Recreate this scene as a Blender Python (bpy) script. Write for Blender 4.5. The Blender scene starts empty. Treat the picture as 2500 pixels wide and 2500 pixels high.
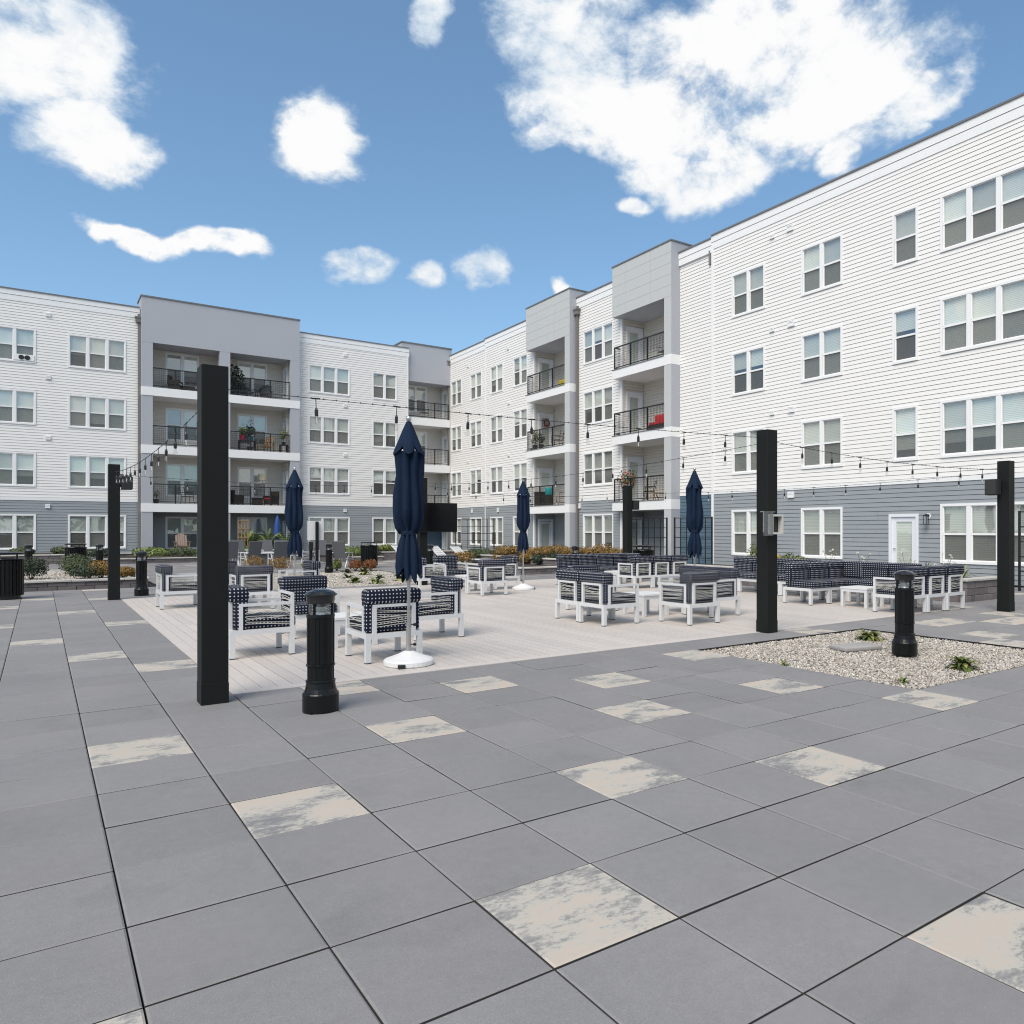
import bpy, bmesh, math, random
import numpy as np
from mathutils import Vector, Matrix
rnd = random.Random(11)
SC = bpy.context.scene
COL = SC.collection
PI = math.pi

# ------------------------------------------------------------------ camera
YAW = math.radians(35.67)
CAM_H = 1.57
cd = bpy.data.cameras.new('camera'); cam = bpy.data.objects.new('camera', cd); COL.objects.link(cam)
cam.location = (0, 0, CAM_H)
cam.rotation_euler = (PI/2, 0, -YAW)
cd.sensor_width = 36; cd.lens = 36*1838/2500
cd.shift_x = (1250-1415)/2500; cd.shift_y = (1293-1250)/2500
cd.clip_end = 3000; cd.clip_start = 0.05
SC.camera = cam

# ------------------------------------------------------------------ sky, sun, exposure
SUN_EL, SUN_AZ = math.radians(50), math.radians(240)     # azimuth clockwise from +Y: sun behind and left of the camera
w = bpy.data.worlds.new('World'); SC.world = w; w.use_nodes = True
nt = w.node_tree; nt.nodes.clear()
def N(t, **k):
    n = nt.nodes.new(t)
    for a, b in k.items(): setattr(n, a, b)
    return n
def L(a, b): nt.links.new(a, b)
def mth(op, a, b=None, c=None, clamp=False):
    n = N('ShaderNodeMath', operation=op); n.use_clamp = clamp
    for i, v in enumerate((a, b, c)):
        if v is None: continue
        if isinstance(v, (int, float)): n.inputs[i].default_value = v
        else: L(v, n.inputs[i])
    return n.outputs[0]
def vdot(v, c):
    n = N('ShaderNodeVectorMath', operation='DOT_PRODUCT'); L(v, n.inputs[0]); n.inputs[1].default_value = c
    return n.outputs['Value']
sky = N('ShaderNodeTexSky'); sky.sky_type = 'NISHITA'; sky.sun_disc = False
sky.sun_elevation = SUN_EL; sky.sun_rotation = SUN_AZ; sky.altitude = 200; sky.air_density = 1.0; sky.dust_density = 0.6; sky.ozone_density = 2.0
tc = N('ShaderNodeTexCoord')
D = tc.outputs['Generated']
F_, CX_, CY_ = 1838., 1415., 1293.
def pix_dir(x, y):                       # direction of a point of the real sky, seen from the courtyard
    a = (x-CX_)/F_; b = -(y-CY_)/F_
    return Vector((a*math.cos(YAW)+math.sin(YAW), -a*math.sin(YAW)+math.cos(YAW), b)).normalized()
# the cloud banks: direction, angular half-width and half-height, tilt
CL = [(-60, 85, 330, 135, 0), (215, 95, 85, 95, .2), (90, 180, 130, 45, .3), (200, 320, 110, 80, .3), (305, 375, 95, 55, .5), (765, 335, 95, 95, .5),
      (1045, 40, 45, 75, -.2), (330, 575, 95, 24, -.1), (470, 590, 80, 26, .2), (565, 595, 62, 30, 0), (255, 565, 32, 22, 0), (880, 645, 88, 42, 0), (1185, 660, 60, 44, -.2), (1050, 672, 40, 25, 0),
      (1430, 120, 150, 170, .15), (1390, 320, 160, 65, -.35), (1300, 350, 70, 36, 0), (1560, 300, 150, 80, .1), (1640, 150, 150, 120, 0), (1780, 190, 260, 190, .1), (2030, 165, 280, 170, .1), (2260, 235, 140, 62, .5), (2200, 120, 75, 50, 0),
      (1610, 412, 115, 52, -.1), (1740, 440, 160, 50, .1), (1820, 350, 70, 80, .2), (1545, 500, 34, 22, 0), (2040, 390, 40, 34, .4), (2230, 312, 38, 22, 0),
      (1900, 25, 230, 80, 0), (1480, 10, 150, 70, 0), (1365, 695, 30, 20, -.5)]
CLD = [(pix_dir(x, y), 1.1*rx/F_, 1.1*ry/F_, t) for x, y, rx, ry, t in CL]
def noise(scale, detail, rough, seedv, dist=0., col=False, src=None):
    n = N('ShaderNodeTexNoise'); n.inputs['Scale'].default_value = scale; n.inputs['Detail'].default_value = detail
    n.inputs['Roughness'].default_value = rough; n.inputs['Distortion'].default_value = dist
    mp = N('ShaderNodeMapping'); mp.inputs['Location'].default_value = seedv; mp.inputs['Scale'].default_value = (1, 1, 1.5)
    L(src or D, mp.inputs['Vector']); L(mp.outputs[0], n.inputs['Vector'])
    return n.outputs['Color' if col else 'Fac']
wn = noise(7., 4, .6, (7.3, 2.2, 5.1), 0., True)
w1 = N('ShaderNodeVectorMath', operation='SUBTRACT'); L(wn, w1.inputs[0]); w1.inputs[1].default_value = (.5, .5, .5)
w2 = N('ShaderNodeVectorMath', operation='MULTIPLY_ADD'); L(w1.outputs[0], w2.inputs[0]); w2.inputs[1].default_value = (.085, .085, .07); L(D, w2.inputs[2])
DW = w2.outputs[0]
fwd = pix_dir(CX_, CY_)
qm = None
for c, rx, ry, t in CLD:
    r = c.cross(Vector((0, 0, 1))).normalized(); u = r.cross(c); k = c.dot(fwd)
    r2 = (r*math.cos(t)+u*math.sin(t))/(rx*k); u2 = (u*math.cos(t)-r*math.sin(t))/(ry*k)
    a = vdot(DW, tuple(r2)); b = vdot(DW, tuple(u2))
    q = mth('MULTIPLY_ADD', a, a, mth('MULTIPLY', b, b))
    qm = q if qm is None else mth('MINIMUM', qm, q)
mask = mth('SUBTRACT', 1.0, mth('SQRT', qm))
side = N('ShaderNodeMapRange'); side.inputs['From Min'].default_value = .62; side.inputs['From Max'].default_value = .3; L(vdot(D, tuple(fwd)), side.inputs['Value'])
fill_cloud = mth('MULTIPLY_ADD', side.outputs[0], 1.0, -.80)          # away from the banks: unseen noise cloud, made denser to add neutral fill light
mask = mth('MINIMUM', mth('MAXIMUM', mask, fill_cloud), .40)
n1 = noise(7.5, 12, .64, (3.1, 1.7, .4), .15)
dens = mth('ADD', mth('MULTIPLY', mask, 1.3), mth('MULTIPLY', mth('SUBTRACT', n1, .5), 3.8))
mr = N('ShaderNodeMapRange', interpolation_type='SMOOTHSTEP'); mr.inputs['From Min'].default_value = -.14; mr.inputs['From Max'].default_value = .60
L(dens, mr.inputs['Value'])
n3 = noise(3.2, 5, .5, (1.1, 8.7, 3.4))
thick = N('ShaderNodeMapRange', interpolation_type='SMOOTHSTEP'); thick.inputs['From Min'].default_value = .2; thick.inputs['From Max'].default_value = .9
L(mth('MULTIPLY_ADD', mth('SUBTRACT', n3, .5), 1.6, dens), thick.inputs['Value'])
ccol = N('ShaderNodeMix', data_type='RGBA'); L(thick.outputs[0], ccol.inputs['Factor'])
ccol.inputs['A'].default_value = (4.5, 5.2, 5.9, 1); ccol.inputs['B'].default_value = (6.7, 6.7, 6.7, 1)
gam = N('ShaderNodeGamma'); gam.inputs['Gamma'].default_value = .80; L(sky.outputs[0], gam.inputs['Color'])
skyc = N('ShaderNodeVectorMath', operation='MULTIPLY'); L(gam.outputs[0], skyc.inputs[0]); skyc.inputs[1].default_value = (1.14, 1.43, 1.56)
mix = N('ShaderNodeMix', data_type='RGBA'); L(mr.outputs[0], mix.inputs['Factor']); L(skyc.outputs[0], mix.inputs['A']); L(ccol.outputs['Result'], mix.inputs['B'])
bg = N('ShaderNodeBackground'); bg.inputs['Strength'].default_value = .11
out = N('ShaderNodeOutputWorld'); L(mix.outputs['Result'], bg.inputs['Color']); L(bg.outputs[0], out.inputs['Surface'])
w.cycles.sampling_method = 'MANUAL'; w.cycles.sample_map_resolution = 512

sd = bpy.data.lights.new('sun', 'SUN'); so = bpy.data.objects.new('sun', sd); COL.objects.link(so)
sd.energy = 2.7; sd.angle = math.radians(38); sd.color = (1, .91, .80)
sdir = Vector((math.sin(SUN_AZ)*math.cos(SUN_EL), math.cos(SUN_AZ)*math.cos(SUN_EL), math.sin(SUN_EL)))
so.rotation_euler = sdir.to_track_quat('Z', 'Y').to_euler(); so.location = (-20, -20, 40)
vs = SC.view_settings; vs.view_transform = 'Standard'; vs.look = 'None'; vs.gamma = 1; vs.exposure = .41; vs.use_curve_mapping = False
SC.cycles.filter_width = 1.1; SC.cycles.max_bounces = 6; SC.cycles.transparent_max_bounces = 12; SC.cycles.glossy_bounces = 3

# ------------------------------------------------------------------ materials
MATS = {}
def mat(name, col, rough=.6, metal=0., spec=.5, var=0., vscale=8., bump=0., bscale=60., tint=None, rand=0., coat=0., alpha=1.):
    if name in MATS: return MATS[name]
    m = bpy.data.materials.new(name); m.use_nodes = True; t = m.node_tree; p = t.nodes['Principled BSDF']
    p.inputs['Roughness'].default_value = rough; p.inputs['Metallic'].default_value = metal; p.inputs['Specular IOR Level'].default_value = spec
    p.inputs['Coat Weight'].default_value = coat; p.inputs['Alpha'].default_value = alpha
    p.inputs['Base Color'].default_value = (*col, 1); src = None
    tcn = t.nodes.new('ShaderNodeTexCoord')
    if tint:
        at = t.nodes.new('ShaderNodeAttribute'); at.attribute_name = 'tint'
        rp = t.nodes.new('ShaderNodeValToRGB'); rp.color_ramp.elements[0].color = (*col, 1); rp.color_ramp.elements[1].color = (*tint[-1], 1)
        for i, c in enumerate(tint[:-1]):
            e = rp.color_ramp.elements.new((i+1)/len(tint)); e.color = (*c, 1)
        t.links.new(at.outputs['Fac'], rp.inputs[0]); src = rp.outputs[0]
    if var or rand:
        hs = t.nodes.new('ShaderNodeHueSaturation'); hs.inputs['Color'].default_value = (*col, 1)
        if src: t.links.new(src, hs.inputs['Color'])
        val = None
        if var:
            n = t.nodes.new('ShaderNodeTexNoise'); n.inputs['Scale'].default_value = vscale; n.inputs['Detail'].default_value = 6
            t.links.new(tcn.outputs['Object'], n.inputs['Vector'])
            a = t.nodes.new('ShaderNodeMath'); a.operation = 'MULTIPLY_ADD'; a.inputs[1].default_value = var*2; a.inputs[2].default_value = 1-var
            t.links.new(n.outputs['Fac'], a.inputs[0]); val = a.outputs[0]
        if rand:
            oi = t.nodes.new('ShaderNodeObjectInfo')
            b = t.nodes.new('ShaderNodeMath'); b.operation = 'MULTIPLY_ADD'; b.inputs[1].default_value = rand*2; b.inputs[2].default_value = 1-rand
            t.links.new(oi.outputs['Random'], b.inputs[0])
            if val:
                c = t.nodes.new('ShaderNodeMath'); c.operation = 'MULTIPLY'; t.links.new(val, c.inputs[0]); t.links.new(b.outputs[0], c.inputs[1]); val = c.outputs[0]
            else: val = b.outputs[0]
        t.links.new(val, hs.inputs['Value']); src = hs.outputs[0]
    if src: t.links.new(src, p.inputs['Base Color'])
    if bump:
        n = t.nodes.new('ShaderNodeTexNoise'); n.inputs['Scale'].default_value = bscale; n.inputs['Detail'].default_value = 4
        t.links.new(tcn.outputs['Object'], n.inputs['Vector'])
        bn = t.nodes.new('ShaderNodeBump'); bn.inputs['Strength'].default_value = bump; bn.inputs['Distance'].default_value = .01
        t.links.new(n.outputs['Fac'], bn.inputs['Height']); t.links.new(bn.outputs[0], p.inputs['Normal'])
    MATS[name] = m
    return m

WHITE = mat('white_vinyl', (.80, .785, .765), .5, var=.03, vscale=.7, rand=.012)
TRIM = mat('white_trim', (.82, .82, .82), .4, var=.02, vscale=2)
GREYS = mat('grey_vinyl', (.285, .31, .33), .5, var=.04, vscale=.8, rand=.015)
TEAL = mat('blue_grey_vinyl', (.085, .14, .185), .5, var=.05, vscale=1)
SHADED_WHITE = mat('shaded_white_vinyl', (.66, .62, .56), .55, var=.03, vscale=1)  # the white siding again, its recess shade put into a tan colour
STUCCO = mat('grey_panel', (.40, .415, .45), .7, var=.04, vscale=.5, bump=.15, bscale=40)
COPING = mat('dark_coping', (.16, .16, .165), .4)
PANELR = mat('pale_grey_panel', (.50, .515, .515), .7, var=.03, vscale=.5, bump=.1, bscale=40)
DOWN = mat('bronze_downspout', (.17, .16, .155), .45)
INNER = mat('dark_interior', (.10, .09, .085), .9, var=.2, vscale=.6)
DOORW = mat('door_white', (.74, .76, .80), .4)
BLACKM = mat('black_metal', (.012, .013, .014), .38, var=.2, vscale=12, bump=.05, bscale=200)
POSTM = mat('black_post', (.0075, .0088, .0085), .6, spec=.25, var=.25, vscale=5, bump=.12, bscale=120)
GLOSSB = mat('gloss_black', (.004, .0045, .005), .25, spec=.35, var=.2, vscale=9)
WFRAME = mat('white_aluminium', (.61, .62, .63), .35, var=.03, vscale=5)
ROPE = mat('silver_rope', (.60, .59, .54), .7)
STEEL = mat('brushed_steel', (.55, .55, .54), .3, metal=.9)
FOOT = mat('rubber_foot', (.06, .06, .06), .7)
NAVY = mat('navy_canvas', (.006, .0165, .041), .85, spec=.2, var=.25, vscale=6, bump=.2, bscale=300)
PLAST = mat('white_plastic', (.70, .70, .70), .4, var=.03, vscale=4)
STONE = mat('planter_block', (.17, .15, .15), .85, var=.22, vscale=14, bump=.5, bscale=50, rand=.22)
CAPST = mat('cap_stone', (.47, .45, .42), .8, var=.15, vscale=9, bump=.3, bscale=60, rand=.06)
SOIL = mat('mulch', (.045, .032, .024), .95, var=.4, vscale=30, bump=.8, bscale=40)
GREYSL = mat('grey_sling', (.105, .11, .12), .75, var=.1, vscale=30)
WOOD = mat('tan_wood', (.30, .20, .11), .7, var=.25, vscale=10)
BROWN = mat('brown_wicker', (.035, .026, .022), .7, var=.3, vscale=40)
TANCH = mat('tan_resin', (.26, .19, .15), .55)
SLATE = mat('slate_resin', (.055, .065, .085), .5)
REDC = mat('red_fabric', (.45, .03, .035), .8)
POTR = mat('red_pot', (.40, .02, .06), .4)
POTB = mat('blue_pot', (.02, .14, .24), .4)
POTD = mat('dark_pot', (.03, .03, .03), .5)
YELL = mat('yellow_fabric', (.65, .52, .03), .8)
TEALF = mat('teal_fabric', (.02, .30, .32), .8)
BLUEU = mat('royal_canvas', (.02, .07, .28), .8)
GROUND = mat('ground_soil', (.09, .085, .075), .95, var=.3, vscale=.3)
BED_AND_SHADE = mat('paver_bed', (.05, .048, .047), .95)  # dark bed; also painted on paver sides as joint shade
CONC = mat('concrete', (.32, .31, .30), .85, var=.12, vscale=3)
SPEAK = mat('speaker_black', (.014, .014, .015), .6)
SCREEN = mat('tv_screen', (.004, .004, .005), .15, spec=.3)
def foliage(name, c, *t): return mat(name, c, .65, spec=.25, tint=t, var=.15, vscale=5)
LEAF_G = foliage('leaf_green', (.022, .034, .016), (.065, .088, .040), (.14, .165, .085))
LEAF_D = foliage('leaf_dark', (.014, .024, .015), (.038, .055, .032), (.085, .11, .065))
LEAF_Y = foliage('leaf_lime', (.045, .075, .018), (.13, .175, .045), (.24, .28, .085))
LEAF_O = foliage('leaf_orange', (.05, .06, .022), (.20, .12, .03), (.40, .22, .075))
LEAF_R = foliage('leaf_red', (.10, .035, .02), (.26, .075, .03), (.20, .16, .05))
LEAF_H = foliage('leaf_hosta', (.035, .055, .017), (.12, .15, .038), (.30, .29, .10))
FLOW_Y = foliage('flower_yellow', (.12, .12, .02), (.50, .36, .02), (.70, .50, .04))
FLOW_R = foliage('flower_red', (.03, .07, .02), (.05, .10, .03), (.55, .07, .08))

def paver_mat():
    m = bpy.data.materials.new('grey_paver'); m.use_nodes = True; t = m.node_tree; p = t.nodes['Principled BSDF']
    nw = t.nodes.new; lk = t.links.new
    tcn = nw('ShaderNodeTexCoord'); geo = nw('ShaderNodeNewGeometry')
    oi = nw('ShaderNodeAttribute'); oi.attribute_name = 'tint'
    n = nw('ShaderNodeTexNoise'); n.inputs['Scale'].default_value = 1.7; n.inputs['Detail'].default_value = 7; n.inputs['Roughness'].default_value = .6
    lk(geo.outputs['Position'], n.inputs['Vector'])
    g = nw('ShaderNodeTexNoise'); g.inputs['Scale'].default_value = 260; g.inputs['Detail'].default_value = 3; lk(geo.outputs['Position'], g.inputs['Vector'])
    sp = nw('ShaderNodeTexVoronoi'); sp.inputs['Scale'].default_value = 60; lk(geo.outputs['Position'], sp.inputs['Vector'])
    hue = nw('ShaderNodeTexNoise'); hue.inputs['Scale'].default_value = .9; hue.inputs['Detail'].default_value = 2; lk(geo.outputs['Position'], hue.inputs['Vector'])
    c = nw('ShaderNodeMix'); c.data_type = 'RGBA'; c.inputs['A'].default_value = (.203, .204, .208, 1); c.inputs['B'].default_value = (.246, .234, .235, 1)
    lk(hue.outputs['Fac'], c.inputs['Factor'])
    hs = nw('ShaderNodeHueSaturation'); lk(c.outputs['Result'], hs.inputs['Color'])
    def ma(a, b, cc):
        x = nw('ShaderNodeMath'); x.operation = 'MULTIPLY_ADD'; lk(a, x.inputs[0]); x.inputs[1].default_value = b; x.inputs[2].default_value = cc; return x.outputs[0]
    def mu(a, b):
        x = nw('ShaderNodeMath'); x.operation = 'MULTIPLY'; lk(a, x.inputs[0]); lk(b, x.inputs[1]); return x.outputs[0]
    g2 = nw('ShaderNodeTexNoise'); g2.inputs['Scale'].default_value = 16; g2.inputs['Detail'].default_value = 5; g2.inputs['Roughness'].default_value = .7; lk(geo.outputs['Position'], g2.inputs['Vector'])
    st = nw('ShaderNodeTexNoise'); st.inputs['Scale'].default_value = 1.1; st.inputs['Detail'].default_value = 4; st.inputs['Distortion'].default_value = 1.2; lk(geo.outputs['Position'], st.inputs['Vector'])
    stm = nw('ShaderNodeMapRange'); stm.inputs['From Min'].default_value = .60; stm.inputs['From Max'].default_value = .68; stm.inputs['To Min'].default_value = 1.; stm.inputs['To Max'].default_value = .93; lk(st.outputs['Fac'], stm.inputs['Value'])
    v = mu(mu(ma(oi.outputs['Fac'], .10, .95), ma(n.outputs['Fac'], .22, .89)), ma(g.outputs['Fac'], .7, .65)); v = mu(mu(v, ma(g2.outputs['Fac'], .24, .88)), stm.outputs[0])
    spk = nw('ShaderNodeMapRange'); spk.inputs['From Min'].default_value = .06; spk.inputs['From Max'].default_value = .12; spk.inputs['To Min'].default_value = 1.5; spk.inputs['To Max'].default_value = 1.
    lk(sp.outputs['Distance'], spk.inputs['Value']); v = mu(v, spk.outputs[0])
    lk(v, hs.inputs['Value']); lk(hs.outputs[0], p.inputs['Base Color'])
    p.inputs['Roughness'].default_value = .7; p.inputs['Specular IOR Level'].default_value = .2
    b = nw('ShaderNodeBump'); b.inputs['Strength'].default_value = .25; b.inputs['Distance'].default_value = .004; lk(g.outputs['Fac'], b.inputs['Height']); lk(b.outputs[0], p.inputs['Normal'])
    return m
PAVER = paver_mat()
def light_paver_mat():
    m = bpy.data.materials.new('marbled_paver'); m.use_nodes = True; t = m.node_tree; p = t.nodes['Principled BSDF']
    nw = t.nodes.new; lk = t.links.new
    geo = nw('ShaderNodeNewGeometry'); mp = nw('ShaderNodeMapping'); mp.inputs['Scale'].default_value = (.8, 1.5, 1); mp.inputs['Rotation'].default_value = (0, 0, .35)
    lk(geo.outputs['Position'], mp.inputs['Vector'])
    n = nw('ShaderNodeTexNoise'); n.inputs['Scale'].default_value = 2.6; n.inputs['Detail'].default_value = 6; n.inputs['Roughness'].default_value = .62; lk(mp.outputs[0], n.inputs['Vector'])
    f = nw('ShaderNodeTexNoise'); f.inputs['Scale'].default_value = 26; f.inputs['Detail'].default_value = 8; f.inputs['Roughness'].default_value = .8; lk(mp.outputs[0], f.inputs['Vector'])
    ad = nw('ShaderNodeMath'); ad.operation = 'MULTIPLY_ADD'; ad.inputs[1].default_value = .62; lk(f.outputs['Fac'], ad.inputs[0]); lk(n.outputs['Fac'], ad.inputs[2])
    r = nw('ShaderNodeValToRGB'); e = r.color_ramp.elements; e[0].position = .66; e[0].color = (.20, .197, .20, 1); e[1].position = .90; e[1].color = (.465, .405, .345, 1)
    a = e.new(.745); a.color = (.29, .28, .265, 1); a = e.new(.80); a.color = (.43, .41, .365, 1)
    lk(ad.outputs[0], r.inputs[0]); lk(r.outputs[0], p.inputs['Base Color']); p.inputs['Roughness'].default_value = .7; p.inputs['Specular IOR Level'].default_value = .3
    return m
LPAVER = light_paver_mat()
def deck_mat():
    m = bpy.data.materials.new('deck_board'); m.use_nodes = True; t = m.node_tree; p = t.nodes['Principled BSDF']
    nw = t.nodes.new; lk = t.links.new
    geo = nw('ShaderNodeNewGeometry'); mp = nw('ShaderNodeMapping'); mp.inputs['Scale'].default_value = (60, 2.5, 1); lk(geo.outputs['Position'], mp.inputs['Vector'])
    n = nw('ShaderNodeTexNoise'); n.inputs['Scale'].default_value = 1; n.inputs['Detail'].default_value = 5; lk(mp.outputs[0], n.inputs['Vector'])
    n2 = nw('ShaderNodeTexNoise'); n2.inputs['Scale'].default_value = .5; n2.inputs['Detail'].default_value = 5; lk(geo.outputs['Position'], n2.inputs['Vector'])
    oi = nw('ShaderNodeObjectInfo')
    hs = nw('ShaderNodeHueSaturation'); hs.inputs['Color'].default_value = (.50, .458, .424, 1)
    s = nw('ShaderNodeMath'); s.operation = 'ADD'; lk(n.outputs['Fac'], s.inputs[0]); lk(n2.outputs['Fac'], s.inputs[1])
    s2 = nw('ShaderNodeMath'); s2.operation = 'MULTIPLY_ADD'; lk(oi.outputs['Random'], s2.inputs[0]); s2.inputs[1].default_value = .55; lk(s.outputs[0], s2.inputs[2])
    s3 = nw('ShaderNodeMath'); s3.operation = 'MULTIPLY_ADD'; lk(s2.outputs[0], s3.inputs[0]); s3.inputs[1].default_value = .2; s3.inputs[2].default_value = .77
    lk(s3.outputs[0], hs.inputs['Value']); lk(hs.outputs[0], p.inputs['Base Color']); p.inputs['Roughness'].default_value = .6
    return m
DECK = deck_mat()
def dots_mat():
    m = bpy.data.materials.new('polka_dot_fabric'); m.use_nodes = True; t = m.node_tree; p = t.nodes['Principled BSDF']
    nw = t.nodes.new; lk = t.links.new
    uv = nw('ShaderNodeUVMap'); uv.uv_map = 'uv'
    sc_ = nw('ShaderNodeVectorMath'); sc_.operation = 'SCALE'; sc_.inputs['Scale'].default_value = 23.; lk(uv.outputs[0], sc_.inputs[0])
    fr = nw('ShaderNodeVectorMath'); fr.operation = 'FRACTION'; lk(sc_.outputs[0], fr.inputs[0])
    ds = nw('ShaderNodeVectorMath'); ds.operation = 'DISTANCE'; lk(fr.outputs[0], ds.inputs[0]); ds.inputs[1].default_value = (.5, .5, 0)
    lt = nw('ShaderNodeMapRange'); lt.inputs['From Min'].default_value = .165; lt.inputs['From Max'].default_value = .195; lt.inputs['To Min'].default_value = 1; lt.inputs['To Max'].default_value = 0; lk(ds.outputs['Value'], lt.inputs['Value'])
    c = nw('ShaderNodeMix'); c.data_type = 'RGBA'; c.inputs['A'].default_value = (.007, .011, .027, 1); c.inputs['B'].default_value = (.58, .59, .60, 1)
    lk(lt.outputs[0], c.inputs['Factor']); lk(c.outputs['Result'], p.inputs['Base Color']); p.inputs['Roughness'].default_value = .85; p.inputs['Specular IOR Level'].default_value = .25
    return m
DOTS = dots_mat()
def glass_mat(name, tintc, refl=1.0, base=.06):
    m = bpy.data.materials.new(name); m.use_nodes = True; t = m.node_tree; t.nodes.remove(t.nodes['Principled BSDF'])
    nw = t.nodes.new; lk = t.links.new; o = t.nodes['Material Output']
    tr = nw('ShaderNodeBsdfTransparent'); tr.inputs['Color'].default_value = (*tintc, 1)
    gl = nw('ShaderNodeBsdfGlossy'); gl.inputs['Roughness'].default_value = .02; gl.inputs['Color'].default_value = (refl, refl, refl, 1)
    lw = nw('ShaderNodeLayerWeight'); lw.inputs['Blend'].default_value = .5          # Schlick, the same from both sides
    p5 = nw('ShaderNodeMath'); p5.operation = 'POWER'; p5.inputs[1].default_value = 4.; lk(lw.outputs['Facing'], p5.inputs[0])
    ad = nw('ShaderNodeMath'); ad.operation = 'MULTIPLY_ADD'; ad.inputs[1].default_value = 1-base; ad.inputs[2].default_value = base; ad.use_clamp = True; lk(p5.outputs[0], ad.inputs[0])
    geo = nw('ShaderNodeNewGeometry'); nz = nw('ShaderNodeTexNoise'); nz.inputs['Scale'].default_value = 1.1; lk(geo.outputs['Position'], nz.inputs['Vector'])
    bp = nw('ShaderNodeBump'); bp.inputs['Strength'].default_value = .06; bp.inputs['Distance'].default_value = .05; lk(nz.outputs['Fac'], bp.inputs['Height']); lk(bp.outputs[0], gl.inputs['Normal'])
    mx = nw('ShaderNodeMixShader'); lk(ad.outputs[0], mx.inputs[0]); lk(tr.outputs[0], mx.inputs[1]); lk(gl.outputs[0], mx.inputs[2]); lk(mx.outputs[0], o.inputs['Surface'])
    return m
GLASS = glass_mat('window_glass', (.94, .97, .945), 1., .22)
BULBG = glass_mat('bulb_glass', (.93, .93, .93), .9, .02)
LENS = glass_mat('lens_glass', (.85, .88, .9), 1., .15)
def screen_mat():
    m = bpy.data.materials.new('insect_screen'); m.use_nodes = True; t = m.node_tree; p = t.nodes['Principled BSDF']
    p.inputs['Base Color'].default_value = (.14, .14, .13, 1); p.inputs['Roughness'].default_value = .7
    tr = t.nodes.new('ShaderNodeBsdfTransparent'); mx = t.nodes.new('ShaderNodeMixShader'); mx.inputs[0].default_value = .5
    t.links.new(tr.outputs[0], mx.inputs[1]); t.links.new(p.outputs[0], mx.inputs[2]); t.links.new(mx.outputs[0], t.nodes['Material Output'].inputs['Surface'])
    return m
SCRN = screen_mat()
def blind_mat():
    m = bpy.data.materials.new('blind_slats'); m.use_nodes = True; t = m.node_tree; p = t.nodes['Principled BSDF']
    nw = t.nodes.new; lk = t.links.new
    tcn = nw('ShaderNodeTexCoord'); sp = nw('ShaderNodeSeparateXYZ'); lk(tcn.outputs['Object'], sp.inputs[0])
    a = nw('ShaderNodeMath'); a.operation = 'MULTIPLY'; a.inputs[1].default_value = 20.; lk(sp.outputs['Z'], a.inputs[0])
    f = nw('ShaderNodeMath'); f.operation = 'FRACT'; lk(a.outputs[0], f.inputs[0])
    r = nw('ShaderNodeValToRGB'); e = r.color_ramp.elements; e[0].position = 0; e[0].color = (.42, .44, .41, 1); e[1].position = .35; e[1].color = (.82, .835, .79, 1)
    lk(f.outputs[0], r.inputs[0])
    oi = nw('ShaderNodeObjectInfo'); hs = nw('ShaderNodeHueSaturation'); v = nw('ShaderNodeMath'); v.operation = 'MULTIPLY_ADD'; v.inputs[1].default_value = .5; v.inputs[2].default_value = .52
    lk(oi.outputs['Random'], v.inputs[0]); lk(v.outputs[0], hs.inputs['Value']); lk(r.outputs[0], hs.inputs['Color']); lk(hs.outputs[0], p.inputs['Base Color']); p.inputs['Roughness'].default_value = .6
    return m
BLIND = blind_mat()

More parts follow.
